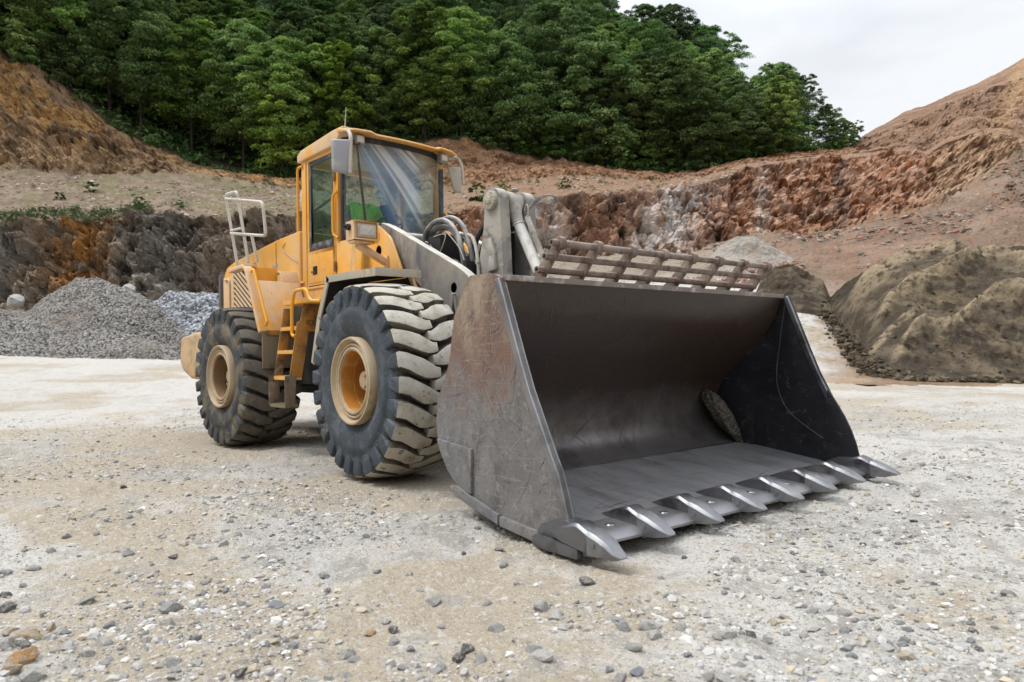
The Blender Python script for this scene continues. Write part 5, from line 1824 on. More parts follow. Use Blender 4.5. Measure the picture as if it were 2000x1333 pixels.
# air cleaner and exhaust behind the cab
ac = MB()
ac.lathe([(.0001, 2.56), (.10, 2.56), (.11, 2.60), (.135, 2.64), (.135, 2.98), (.15, 2.985), (.15, 3.03), (.12, 3.05), (.0001, 3.05)], (-3.30, -.53, 0), 'z', 24)
AC = R_(ac, 'air_cleaner', M_mud, bevel=0, smooth=40)
dm = MB()
dm.lathe([(.085, 3.03), (.085, 3.10), (.10, 3.12), (.10, 3.30), (.08, 3.36), (.04, 3.39), (.0001, 3.395)], (-3.30, -.50, 0), 'z', 24)
R_(dm, 'rain_cap', mat('frosted_plastic', (.55, .50, .50), .4), AC, bevel=0, smooth=50)
wc = MB()
wc.tube(catmull([(-3.35, -.80, 2.62), (-3.42, -.815, 2.55), (-3.25, -.82, 2.45), (-3.0, -.815, 2.33)], 6), .0055, 6)
R_(wc, 'breather_hose', M_pale, AC, bevel=0)

# ---- cab
HWC = .76
cb = MB()
CABP = [(-2.94, 1.79), (-1.57, 1.79), (-1.53, 2.30), (-1.66, 2.45), (-1.90, 2.49), (-2.94, 2.49)]
cb.prism(CABP[:4] + [(-1.9, 2.47), (-2.10, 2.47), (-2.10, 1.985), (-2.82, 1.985), (-2.82, 2.47), (-2.94, 2.47)], 'y', -HWC, -HWC + .03)
cb.prism(CABP[:4] + [(-1.9, 2.47), (-2.94, 2.47)], 'y', HWC - .03, HWC)
cb.prism([(-1.57, 1.79), (-1.53, 2.30), (-1.66, 2.45), (-1.90, 2.47), (-1.90, 2.43), (-1.68, 2.41), (-1.57, 2.28), (-1.60, 1.79)], 'y', -HWC + .03, HWC - .03)
cb.box(-2.93, -1.6, -HWC + .03, HWC - .03, 1.80, 1.98)
cb.box(-2.94, -2.90, -HWC + .03, HWC - .03, 1.80, 2.45)
for y0, y1 in ((-HWC, -HWC + .07), (HWC - .07, HWC)):                       # pillars
    cb.box(-2.94, -2.83, y0, y1, 2.45, 3.62)
    cb.box(-2.11, -2.045, y0, y1, 2.45, 3.62)
cb.box(-2.94, -1.95, -HWC, -HWC + .07, 3.56, 3.66)
cb.box(-2.94, -1.95, HWC - .07, HWC, 3.56, 3.66)
cb.box(-2.94, -2.86, -HWC + .07, HWC - .07, 3.54, 3.64)
CAB = R_(cb, 'cab', M_yel, bevel=.010)
for y0_, y1_ in ((-HWC + .005, -HWC + .06), (HWC - .06, HWC - .005)):
    fb = MB()
    fb.box(-1.995, -1.955, y0_, y1_, 2.46, 3.60)
    R_(fb, 'windscreen_seal', M_rub_seal, CAB, bevel=.004)
inf = MB()
inf.box(-2.86, -2.05, -.66, .66, 1.98, 2.02)
inf.box(-2.02, -1.80, -.45, .45, 2.40, 2.62)
R_(inf, 'dashboard', M_int, CAB, bevel=.03)
# roof with visor
rfm = MB()
rp_ = [(-3.00, 3.60), (-3.00, 3.69), (-2.90, 3.74), (-2.10, 3.80), (-1.85, 3.80), (-1.85, 3.77), (-2.0, 3.66), (-2.0, 3.62)]
rfm.prism(rp_, 'y', -.80, .80)
RF = R_(rfm, 'roof', M_peach, CAB, bevel=.03, seg=3)
vz = MB()
NV = 32
vs = []
for k in range(NV + 1):
    y = -.82 + 1.64 * k / NV
    bow = .10 * (1 - (y / .82) ** 2)
    zz = 3.705 + .028 * (sstep(.46, .52, abs(y)) if False else float(sstep(.44, .52, abs(y)))) - .03 * float(sstep(.72, .82, abs(y)))
    vs += [(-1.95, y, 3.79), (-1.74 + bow, y, zz + .022), (-1.73 + bow, y, zz), (-1.95, y, 3.745)]
vz.add(vs, [(k * 4 + i, k * 4 + (i + 1) % 4, (k + 1) * 4 + (i + 1) % 4, (k + 1) * 4 + i) for k in range(NV) for i in range(4)] + [(0, 1, 2, 3), tuple(NV * 4 + i for i in (3, 2, 1, 0))])
R_(vz, 'sun_visor', M_yel, RF, bevel=.004, smooth=25)
for sy in (-1, 1):
    wl_ = MB()
    yc = -.60 if sy < 0 else .645
    wl_.box(-1.86, -1.78, yc - .065, yc + .065, 3.605, 3.715)
    wl_.bar((-1.84, yc, 3.70), (-1.88, yc, 3.77), .03, .03)
    WL = R_(wl_, 'work_light', mat('work_light_shell', (.24, .22, .19), .6), RF, bevel=.012)
    wg = MB()
    wg.box(-1.786, -1.772, yc - .045, yc + .045, 3.625, 3.70)
    R_(wg, 'light_lens', mat('work_light_lens', (.62, .60, .55), .2), WL, bevel=.01)
an = MB()
an.tube([(-1.94, -.72, 3.74), (-1.90, -.73, 3.86), (-1.86, -.74, 4.03)], [.012, .008, .005], 8)
an.cyl((-1.96, -.74, 3.73), (-1.96, -.66, 3.73), .03, n=10)
R_(an, 'antenna', mat('antenna_grey', (.35, .33, .3), .5), RF, bevel=0)
# windscreen: one curved pane
ws = MB()
NY, NZ = 20, 8
vs = []
for i in range(NZ + 1):
    t = i / NZ
    z = 2.43 + (3.70 - 2.43) * t
    for j in range(NY + 1):
        y = -.735 + 1.47 * j / NY
        vs.append((-1.965 + .13 * (1 - (y / .735) ** 2) + .03 * math.sin(math.pi * t), y, z))
ws.add(vs, [(i * (NY + 1) + j, i * (NY + 1) + j + 1, (i + 1) * (NY + 1) + j + 1, (i + 1) * (NY + 1) + j) for i in range(NZ) for j in range(NY)])
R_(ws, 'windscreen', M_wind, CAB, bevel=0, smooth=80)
tp_ = MB()
vs = []
for j in range(NY + 1):
    y = -.75 + 1.5 * j / NY
    x = -1.965 + .14 * max(0, 1 - (y / .75) ** 2)
    dz = .05 * float(sstep(.5, .75, abs(y)))
    vs += [(x, y, 3.665 - dz), (x + .012, y, 3.665 - dz), (x + .012, y, 3.74), (x, y, 3.74)]
tp_.add(vs, [(k * 4 + i, k * 4 + (i + 1) % 4, (k + 1) * 4 + (i + 1) % 4, (k + 1) * 4 + i) for k in range(NY) for i in range(4)])
R_(tp_, 'windscreen_header', M_rub_seal, CAB, bevel=0)
wp = MB()
wp.bar((-1.80, -.64, 3.61), (-1.79, -.53, 2.66), .016, .012, up=(1, 0, 0))
wp.bar((-1.82, -.68, 3.62), (-1.80, -.60, 3.62), .05, .05)
wp.bar((-1.84, -.60, 3.40), (-1.82, -.52, 2.62), .010, .02, up=(1, 0, 0))
R_(wp, 'wiper', mat('wiper_arm', (.06, .045, .04), .6), CAB, bevel=0)
# other panes
gp = MB()
gp.box(-2.885, -2.880, -.68, .68, 2.46, 3.55)
R_(gp, 'rear_window', M_glass, CAB, bevel=0)
gp = MB()
gp.box(-2.83, -2.05, HWC - .04, HWC - .035, 2.47, 3.56)
R_(gp, 'far_window', M_glass, CAB, bevel=0)
# door
dr = MB()
y0, y1 = -HWC - .004, -HWC + .035
dr.box(-2.815, -2.115, y0, y1, 2.0, 2.43)
dr.box(-2.815, -2.77, y0, y1, 2.43, 3.60)
dr.box(-2.145, -2.115, y0, y1, 2.43, 3.60)
dr.box(-2.77, -2.145, y0, y1, 3.565, 3.60)
DR = R_(dr, 'door', M_yel, CAB, bevel=.008)
dp = MB()
dp.box(-2.775, -2.16, y0 - .006, y0, 2.03, 2.385)
R_(dp, 'door_panel', M_yel, DR, bevel=.006)
df_ = MB()
for a in ((-2.77, -2.72, 2.43, 3.565), (-2.19, -2.145, 2.43, 3.565), (-2.72, -2.19, 2.43, 2.525), (-2.72, -2.19, 3.51, 3.565)):
    df_.box(a[0], a[1], y0 + .004, y1 - .005, a[2], a[3])
R_(df_, 'window_frame', M_glassframe, DR, bevel=.008)
dg = MB()
dg.box(-2.725, -2.185, -.748, -.743, 2.52, 3.515)
R_(dg, 'door_window', M_glass, DR, bevel=0)
sb = MB()
sb.bar((-2.72, -.738, 2.93), (-2.19, -.738, 3.03), .012, .03)
R_(sb, 'sliding_pane_edge', M_rub_seal, DR, bevel=0)
dh = MB()
dh.box(-2.66, -2.555, y0 - .012, y0 - .004, 2.13, 2.235)
R_(dh, 'door_handle', mat('handle_black', (.012, .012, .014), .3), DR, bevel=.01)
dk = MB()
dk.cyl((-2.69, y0 - .004, 2.17), (-2.69, y0 - .02, 2.17), .014, n=10)
R_(dk, 'key_lock', M_chrome, DR, bevel=0)
for z in (2.12, 3.2):
    hg = MB()
    hg.cyl((-2.10, -.775, z), (-2.10, -.775, z + .12), .018, n=10)
    R_(hg, 'door_hinge', M_dirty, DR, bevel=0)
sl_ = MB()
sl_.box(-2.94, -1.80, -.775, -.755, 1.955, 1.985)
sl_.box(-2.94, -2.83, -.772, -.755, 1.80, 3.60)
R_(sl_, 'cab_sill', M_yel, CAB, bevel=.006)
lb = MB()
lb.box(-2.83, -1.55, -.75, -.60, 1.765, 1.86)
R_(lb, 'floor_gap', M_black, CAB, bevel=0)
for nm, pts in (('long_grab_rail', [(-2.89, -.78, 3.545), (-3.03, -.78, 3.545), (-3.03, -.78, 2.07), (-2.89, -.78, 2.05)]),
                ('door_grab_rail', [(-2.03, -.775, 3.07), (-2.10, -.80, 3.02), (-2.10, -.80, 2.56), (-2.03, -.775, 2.51)]),
                ('far_grab_rail', [(-2.0, .775, 3.0), (-1.93, .80, 2.95), (-1.93, .80, 2.3), (-2.0, .775, 2.25)])):
    t_ = MB()
    t_.tube(rounded(pts, .06, 4), .017 if nm != 'far_grab_rail' else .02, 10)
    R_(t_, nm, M_rail, CAB, bevel=0, smooth=60)
# mirrors
mr_ = MB()
mr_.hexa([(-1.66, -1.03, 3.19), (-1.60, -.86, 3.175), (-1.66, -.84, 3.175), (-1.72, -1.02, 3.19)], [(-1.66, -1.035, 3.56), (-1.56, -.86, 3.56), (-1.66, -.84, 3.56), (-1.72, -1.03, 3.56)])
MR = R_(mr_, 'side_mirror', M_mirror_grey, CAB, bevel=.035, seg=3)
mf2 = MB()
mf2.tube(rounded([(-1.585, -.86, 3.18), (-1.585, -.845, 3.60), (-1.70, -.80, 3.70), (-1.90, -.76, 3.74)], .05, 4), .022, 10)
R_(mf2, 'mirror_arm', M_mirror_tan, MR, bevel=0, smooth=60)
m2 = MB()
m2.hexa([(-1.84, .84, 3.26), (-1.78, .93, 3.24), (-1.83, .95, 3.24), (-1.88, .86, 3.26)], [(-1.84, .74, 3.58), (-1.76, .90, 3.58), (-1.82, .92, 3.58), (-1.88, .76, 3.58)])
MR2 = R_(m2, 'side_mirror', M_mirror_tan, CAB, bevel=.03, seg=3)
ma_ = MB()
ma_.tube(rounded([(-1.85, .74, 3.70), (-1.82, .90, 3.72), (-1.78, .94, 3.60), (-1.78, .955, 3.36)], .05, 4), .018, 10)
R_(ma_, 'mirror_arm', M_mirror_tan, MR2, bevel=0, smooth=60)
# seat, wheel, monitor
se = MB()
se.box(-2.72, -2.28, -.26, .26, 2.30, 2.46)
se.box(-2.76, -2.64, -.25, .25, 2.44, 3.02)
se.box(-2.65, -2.40, -.15, .15, 2.0, 2.32)
R_(se, 'seat', M_int, CAB, bevel=.05, seg=3)
mo = MB()
mo.hexa([(-2.42, .24, 2.62), (-2.30, .20, 2.62), (-2.30, .36, 2.62), (-2.42, .40, 2.62)], [(-2.44, .06, 3.06), (-2.36, .02, 3.06), (-2.36, .18, 3.10), (-2.44, .22, 3.10)])
R_(mo, 'side_console', M_blue, CAB, bevel=.02)
mo = MB()
mo.box(-2.80, -2.72, .40, .52, 2.45, 3.55)
R_(mo, 'post_reflection_strip', M_olive, CAB, bevel=.01)  # strip added to stand for the B post's reflection in the glass
sw = MB()
T = np.linspace(0, 2 * math.pi, 28, endpoint=False)
cen = np.array([-2.20, .04, 2.74])
e1, e2 = np.array([0, 1, 0]), np.array([.72, 0, .69])
sw.tube([cen + .20 * (math.cos(t) * e1 + math.sin(t) * e2) for t in T], .017, 8, closed=True)
for t in (.5, 2.6, 4.7):
    sw.tube([cen, cen + .2 * (math.cos(t) * e1 + math.sin(t) * e2)], .014, 6)
sw.tube([cen, cen + np.array([.14, 0, -.34])], .04, 10)
R_(sw, 'steering_wheel', M_int, CAB, bevel=0, smooth=60)

# a jacket hung over the seat is a thing of its own
jk = MB()
NU, NVV = 26, 14
vs = []
for side in (0, 1):
    for i in range(NVV + 1):
        t = i / NVV
        for j in range(NU + 1):
            s_ = j / NU * 2 - 1
            w_ = .32 * (1 - .10 * t) * (1 - .12 * abs(s_) ** 6 * (1 - t))
            y = s_ * w_ - .0
            z = 3.13 - .34 * t - .05 * abs(s_) ** 3 * (1 - t) + .012 * math.sin(9 * s_ + 2 * t)
            x = (-2.60 if side == 0 else -2.79) + .02 * math.sin(13 * s_ + 3 * t) * t + .035 * (math.sin(math.pi * t)) * (1 if side == 0 else -1)
            if t == 0:
                x = -2.69
            vs.append((x, y, z))
k_ = (NU + 1) * (NVV + 1)
fs = [(o * k_ + i * (NU + 1) + j, o * k_ + i * (NU + 1) + j + 1, o * k_ + (i + 1) * (NU + 1) + j + 1, o * k_ + (i + 1) * (NU + 1) + j) for o in (0, 1) for i in range(NVV) for j in range(NU)]
jk.add(vs, fs)
tag(jk.build('safety_jacket', M_hivis, None, rear=True, smooth=70), 'bright green safety jacket hung over the seat inside the cab', 'jacket')

# a lump of wet grit left in the far corner of the bucket
V_, F_ = [], []
cm = MB()
cm.ball((0, 0, 0), 1, 40, 26)
A_ = np.array(cm.v)
ax = np.array([1.80, 1.56, .24]) - np.array([1.615, 1.36, .66])
ln_ = np.linalg.norm(ax)
ax /= ln_
s1 = np.cross(ax, [0, 0, 1.0]); s1 /= np.linalg.norm(s1)
s2 = np.cross(s1, ax)
nrm = 1 + .16 * fbm(A_ * 2.2, 4, 55) + .06 * fbm(A_ * 8, 3, 56)
W_ = A_ * nrm[:, None]
taper = (1.0 - .25 * W_[:, 2])[:, None]
PW = np.array([1.72, 1.47, .45]) + W_[:, 2:3] * ax * ln_ * .60 + (W_[:, 0:1] * s1 * .125 + W_[:, 1:2] * s2 * .085) * taper
cm.v = [tuple(p) for p in PW]
M_clod = gravel_mat('wet_grit', 0, (.04, .037, .032), (.15, .135, .11), [], 55, .012)
tag(cm.build('grit_clod', M_clod, None, smooth=80), 'grey clod of grit stuck in the far inner corner of the bucket', 'clod')
# ------------------------------------------------------------------ forest
def leaf_mat(name, c1, c2, c3):
    M = bpy.data.materials.new(name)
    M.use_nodes = True
    n, l = M.node_tree.nodes, M.node_tree.links
    n.clear()
    o = n.new('ShaderNodeOutputMaterial')
    df = n.new('ShaderNodeBsdfDiffuse')
    tl = n.new('ShaderNodeBsdfTranslucent')
    mx_ = n.new('ShaderNodeMixShader')
    mx_.inputs[0].default_value = .26
    at_ = n.new('ShaderNodeAttribute')
    at_.attribute_name = 'col'
    sp = n.new('ShaderNodeSeparateColor')
    l.new(at_.outputs['Color'], sp.inputs[0])
    r = n.new('ShaderNodeValToRGB')
    r.color_ramp.elements[0].color = (*c1, 1)
    r.color_ramp.elements[1].color = (*c3, 1)
    e_ = r.color_ramp.elements.new(.55)
    e_.color = (*c2, 1)
    l.new(sp.outputs[0], r.inputs[0])
    hs = n.new('ShaderNodeHueSaturation')
    oi = n.new('ShaderNodeObjectInfo')
    for k, (lo, hi) in (('Value', (.60, 1.60)), ('Hue', (.488, .512)), ('Saturation', (.72, .98))):
        mr = n.new('ShaderNodeMapRange')
        mr.inputs[3].default_value, mr.inputs[4].default_value = lo, hi
        if k == 'Value':
            l.new(oi.outputs['Random'], mr.inputs[0])
        else:
            ma = n.new('ShaderNodeMath')
            ma.operation = 'MULTIPLY'
            ma.inputs[1].default_value = 7.31 if k == 'Hue' else 13.7
            fr = n.new('ShaderNodeMath')
            fr.operation = 'FRACT'
            l.new(oi.outputs['Random'], ma.inputs[0])
            l.new(ma.outputs[0], fr.inputs[0])
            l.new(fr.outputs[0], mr.inputs[0])
        l.new(mr.outputs[0], hs.inputs[k])
    l.new(r.outputs[0], hs.inputs['Color'])
    l.new(hs.outputs[0], df.inputs[0])
    l.new(hs.outputs[0], tl.inputs[0])
    l.new(df.outputs[0], mx_.inputs[1])
    l.new(tl.outputs[0], mx_.inputs[2])
    l.new(mx_.outputs[0], o.inputs[0])
    return M
M_leafD = leaf_mat('dark_leaves', (.042, .082, .026), (.094, .165, .052), (.18, .275, .085))
M_leafM = leaf_mat('mid_leaves', (.066, .120, .026), (.145, .25, .052), (.26, .38, .075))
M_leafY = leaf_mat('yellow_green_leaves', (.085, .145, .018), (.18, .28, .036), (.30, .41, .055))
M_bark = mat('bark', (.04, .033, .027), .95, layers=[((.09, .08, .068), 3, .5, .7)], bump=[(6, .8, .05)])

def crown_mesh(name, rad, z0, z1, nclump, nleaf, leaf, seed, shape=1.0, droop=.35, m_=None):
    """a crown of leaf sprays: clumps fill an uneven envelope, leaves lie on the clumps"""
    rg = np.random.default_rng(seed)
    H = z1 - z0
    ph = rg.uniform(0, 6.28, 8)
    cl = []
    while len(cl) < nclump:
        t = rg.random() ** .85
        a = rg.uniform(0, 6.283)
        prof_ = max(.0, 1 - abs((t - .42) / .60) ** 2.3) ** (.62 * shape + .12)
        lob = 1 + .22 * math.sin(3 * a + ph[0] + 4 * t) + .16 * math.sin(5 * a + ph[1] - 7 * t)
        R_max = rad * prof_ * lob
        r = R_max * (rg.random() ** .42)
        cl.append((r * math.cos(a), r * math.sin(a), z0 + H * t, R_max))
    cl = np.array(cl)
    cs_ = rg.uniform(.55, 1.25, nclump) * rad * .20 * (0.7 + .5 * (1 - (cl[:, 2] - z0) / H))
    k = rg.integers(0, nclump, nleaf)
    d = rg.normal(size=(nleaf, 3))
    d /= np.linalg.norm(d, axis=1)[:, None]
    d[:, 2] = np.where(rg.random(nleaf) < .80, np.abs(d[:, 2]), d[:, 2])
    rr_ = rg.random(nleaf) ** .35
    off = d * (cs_[k] * rr_)[:, None] * np.array([1, 1, .46])
    outd = cl[k, :2] / (np.linalg.norm(cl[k, :2], axis=1)[:, None] + 1e-6)
    hr_ = np.linalg.norm(off[:, :2], axis=1)
    side = (off[:, :2] * outd).sum(1)
    off[:, 2] -= droop * np.maximum(0, side) * .7 + .10 * hr_
    Pc = cl[k, :3] + off
    nrm = d * .5 + np.array([0, 0, .75]) + rg.normal(size=(nleaf, 3)) * .42
    nrm /= np.linalg.norm(nrm, axis=1)[:, None]
    ref = rg.normal(size=(nleaf, 3))
    e1 = np.cross(nrm, ref)
    e1 /= np.linalg.norm(e1, axis=1)[:, None]
    e2 = np.cross(nrm, e1)
    s_ = leaf * rg.uniform(.6, 1.35, nleaf)[:, None]
    V = np.stack([Pc - e1 * s_, Pc + e2 * s_ * .50 + nrm * s_ * .1, Pc + e1 * s_, Pc - e2 * s_ * .50 - nrm * s_ * .05], 1).reshape(-1, 3)
    F = np.arange(nleaf * 4).reshape(-1, 4)
    c = .5 * rg.random(nclump)[k] + .5 * rg.random(nleaf)
    col_ = np.repeat(np.stack([c, c, c], 1), 4, 0)
    o = mesh_np(name, V, F, m_, smooth=False, color=col_)
    me = o.data
    bpy.data.objects.remove(o)
    return me, cl

def trunk_mesh(name, h, r, cl, seed, lean=.0):
    rg = np.random.default_rng(seed)
    b = MB()
    pts = [(0, 0, -1.5)] + [(lean * h * t * t + .12 * math.sin(3 * t + seed), .12 * math.cos(2.3 * t + seed), h * t) for t in np.linspace(0, 1, 7)]
    b.tube(pts, [r * 1.2] + [r * (1 - .85 * t) for t in np.linspace(0, 1, 7)], 8)
    for c in cl[rg.permutation(len(cl))[:16]]:
        zb = max(h * .22, c[2] - .55 * math.hypot(c[0], c[1]) - .5)
        t = min(.95, zb / h)
        s0 = np.array([lean * h * t * t, 0, zb])
        e_ = np.array(c[:3])
        mid = (s0 + e_) / 2 + np.array([0, 0, .3])
        b.tube([s0, mid, e_], [r * .34, r * .2, .02], 5)
    o = b.build(name, M_bark, smooth=60)
    me = o.data
    bpy.data.objects.remove(o)
    return me

PROTO = {}
def proto(key, h, rad, z0, ncl, nl, leaf, m_, shape, seed, trunk=.22):
    cm_, cl = crown_mesh('crown', rad, z0 * h, h, ncl, nl, leaf, seed, shape, m_=m_)
    PROTO[key] = (cm_, trunk_mesh('trunk', h * .86, trunk, cl, seed), h)
for i in range(3):
    proto(('dark', i), 19, 6.0 + .5 * i, .10, 330, 46000, .175, M_leafD, .75, 100 + i)
    proto(('mid', i), 18 - i, 5.3 + .5 * i, .08, 300, 42000, .17, M_leafM, .80 + .25 * i, 120 + i)
for i in range(2):
    proto(('yellow', i), 15, 4.2 + .6 * i, .10, 210, 28000, .165, M_leafY, .85, 140 + i)
    proto(('tall', i), 20, 6.2 + .7 * i, .26, 320, 44000, .18, M_leafM, .62, 160 + i)
    proto(('bushy', i), 7.0, 3.0 + .4 * i, .04, 90, 13000, .15, M_leafM, .6, 180 + i, .10)
proto(('sparse', 0), 16, 3.8, .32, 60, 5200, .19, M_leafD, .7, 200, .16)
proto(('snag', 0), 5.0, .4, .9, 3, 6, .2, M_leafD, .7, 210, .22)

def terr_pt(u, q_):
    """point on the displaced terrain surface"""
    c = int(np.clip(round((u - U[0]) / 3.2), 0, ncol - 1))
    r = int(np.clip(np.searchsorted(q, q_), 0, nrow - 1))
    return TV[r * ncol + c]

trees = []     # (u, q, kind, scale, row)
rgt = np.random.default_rng(77)
def kind_for(u, row):
    x = rgt.random()
    if u < 620 and row == 0:
        return ('tall', int(rgt.integers(0, 2)))
    if row == 0:
        return ('mid', int(rgt.integers(0, 3))) if x < .58 else (('dark', int(rgt.integers(0, 3))) if x < .70 else ('yellow', int(rgt.integers(0, 2))))
    if row <= 2:
        return ('dark', int(rgt.integers(0, 3))) if x < .38 else (('mid', int(rgt.integers(0, 3))) if x < .84 else ('yellow', int(rgt.integers(0, 2))))
    return ('dark', int(rgt.integers(0, 3))) if x < .55 else ('mid', int(rgt.integers(0, 3)))
def vq(u, q_):
    return float(np.interp(q_, [0, 1], [K[0][0](u), K[1][0](u)]))
row = 0
qv = .975
while qv > -.01 and row < 12:
    step = 88 * (1 - .03 * row)
    u = -150 + (row % 2) * 44
    while u < 1675:
        uu = u + rgt.uniform(-17, 17)
        qq_ = min(.985, qv + rgt.uniform(-.028, .028))
        vb_ = vq(uu, qq_)
        span = float(K[1][0](uu) - K[0][0](uu))
        if -25 < vb_ and (span > 90 or row < 3 or rgt.random() < .4) and not (uu > 1560 and row > 0):
            kd = kind_for(uu, row)
            d_ = float(np.interp(qq_, [0, 1], [K[0][1](uu), K[1][1](uu)]))
            s_ = rgt.uniform(.86, 1.14)
            if uu > 1400:
                s_ *= float(np.interp(uu, [1400, 1560, 1680], [.85, .62, .30]))
            if row == 0 and uu > 640:
                s_ *= .92
            trees.append((uu, qq_, kd, s_, row))
        u += step
    qv -= .125 if row else .10
    row += 1
# trees with a look of their own, set where the photograph shows them
own = [(560, .995, ('yellow', 0), 1.02), (668, .995, ('yellow', 1), 1.05), (20, .99, ('yellow', 1), 1.0), (1160, .99, ('mid', 1), 1.12), (1420, .985, ('yellow', 0), .72), (1580, .90, ('sparse', 0), .75), (1612, .96, ('sparse', 0), .42), (1640, .97, ('bushy', 0), .7), (1662, .98, ('bushy', 1), .5), (1530, .30, ('sparse', 0), .8), (900, .985, ('tall', 0), .9)]
for u, q_, kd, s_ in own:
    trees.append((u, q_, kd, s_, -1))
for u in (985, 1040, 1085, 1150, 1235, 1300, 1365, 1440, 1500, 1560, 120, 60):
    trees.append((u + rgt.uniform(-8, 8), .996, ('bushy', int(rgt.integers(0, 2))), rgt.uniform(.6, 1.05), -2))
trees.append((545, 1.02, ('snag', 0), .75, -3))
ORD = ['first', 'second', 'third', 'fourth', 'fifth', 'sixth', 'seventh', 'eighth', 'ninth', 'tenth', 'eleventh', 'twelfth', 'thirteenth', 'fourteenth', 'fifteenth', 'sixteenth', 'seventeenth', 'eighteenth', 'nineteenth', 'twentieth', 'twenty-first', 'twenty-second', 'twenty-third', 'twenty-fourth', 'twenty-fifth', 'twenty-sixth', 'twenty-seventh', 'twenty-eighth', 'twenty-ninth', 'thirtieth']
def ordn(i):
    return ORD[i] if i < len(ORD) else f'{i + 1}th'
ROWN = {0: 'in the front row along the forest edge', -1: 'standing out at the forest edge', -2: 'under the front trees on the earth bank', -3: 'at the foot of the dark forest'}
KADJ = {'dark': 'dark green broadleaf tree', 'mid': 'mid green broadleaf tree', 'yellow': 'bright yellow-green tree', 'tall': 'tall spreading tree', 'bushy': 'low bushy young tree', 'sparse': 'thin straggly tree', 'snag': 'bare broken tree trunk'}
KNM = {'bushy': 'bush_tree', 'snag': 'dead_tree'}
cnt = {}
made = {}
for u, q_, kd, s_, row in sorted(trees, key=lambda t: (t[4], t[0])):
    p = terr_pt(u, q_)
    i = cnt.get(row, 0)
    cnt[row] = i + 1
    rn = ROWN.get(row) or f'in the {ordn(row)} row up the wooded slope'
    t_ = thing(KNM.get(kd[0], 'broadleaf_tree'), f'{KADJ[kd[0]]} {rn}, {ordn(i)} from the left', 'tree', (p[0], p[1], p[2] - .3), 'trees covering the hillside above the quarry')
    cm_, tm_, h = PROTO[kd]
    for nm, me in (('crown', cm_), ('trunk', tm_)):
        if kd[0] == 'snag' and nm == 'crown':
            continue
        o = bpy.data.objects.new(nm, me)
        COL.objects.link(o)
        o.parent = t_
    t_.rotation_euler = (rgt.uniform(-.05, .05), rgt.uniform(-.05, .05), rgt.uniform(0, 6.28))
    t_.scale = (s_, s_, s_ * rgt.uniform(.92, 1.1))

# undergrowth that nobody could count
def tuft_mesh(name, pts, size, m_, seed, nl=26, kind='stuff', label=None):
    rg = np.random.default_rng(seed)
    n = len(pts)
    k = np.repeat(np.arange(n), nl)
    S = np.asarray(size)[k]
    d = rg.normal(size=(n * nl, 3))
    d /= np.linalg.norm(d, axis=1)[:, None]
    Pc = np.asarray(pts)[k] + d * S[:, None] * (rg.random(n * nl) ** .4)[:, None] * np.array([1, 1, .8]) + np.array([0, 0, 1]) * S[:, None] * .45
    nrm = d * .5 + np.array([0, 0, .6]) + rg.normal(size=d.shape) * .5
    nrm /= np.linalg.norm(nrm, axis=1)[:, None]
    e1 = np.cross(nrm, rg.normal(size=d.shape))
    e1 /= np.linalg.norm(e1, axis=1)[:, None]
    e2 = np.cross(nrm, e1)
    s_ = (S * rg.uniform(.16, .42, len(S)))[:, None]
    V = np.stack([Pc - e1 * s_, Pc + e2 * s_ * .4, Pc + e1 * s_, Pc - e2 * s_ * .4], 1).reshape(-1, 3)
    c = .5 * rg.random(n)[k] + .5 * rg.random(len(k))
    return mesh_np(name, V, np.arange(len(V)).reshape(-1, 4), m_, smooth=False, color=np.repeat(np.stack([c, c, c], 1), 4, 0))
pts, sz = [], []
for _ in range(1500):
    u, q_ = rgt.uniform(-150, 1650), 1 - rgt.random() ** 1.6 * .5
    pts.append(terr_pt(u, min(q_, 1.0)))
    sz.append(rgt.uniform(.5, 1.5))
tag(tuft_mesh('undergrowth', pts, sz, M_leafD, 31, 22), 'dark undergrowth below the trees on the slope', 'undergrowth', kind='stuff')
M_grass = leaf_mat('weeds', (.035, .065, .016), (.075, .12, .03), (.15, .185, .06))
pts, sz = [], []
for _ in range(900):
    a = rgt.random()
    if a < .42:
        u, q_ = rgt.uniform(-120, 300), 2.90 + rgt.uniform(-.10, .10)
    elif a < .8:
        u, q_ = rgt.uniform(-120, 1450), rgt.uniform(2.02, 3.0)
    else:
        u, q_ = rgt.uniform(330, 1300), rgt.uniform(1.9, 2.1)
    p = terr_pt(u, q_)
    if a > .42 and fbm(np.array([p]) * .25, 3, 5)[0] < 0:
        continue
    pts.append(p)
    sz.append(rgt.uniform(.10, .38) * (1.4 if a < .42 else 1))
tag(tuft_mesh('weeds', pts, sz, M_grass, 33, 20), 'green weeds growing along the terrace and its edge', 'weeds', kind='stuff')
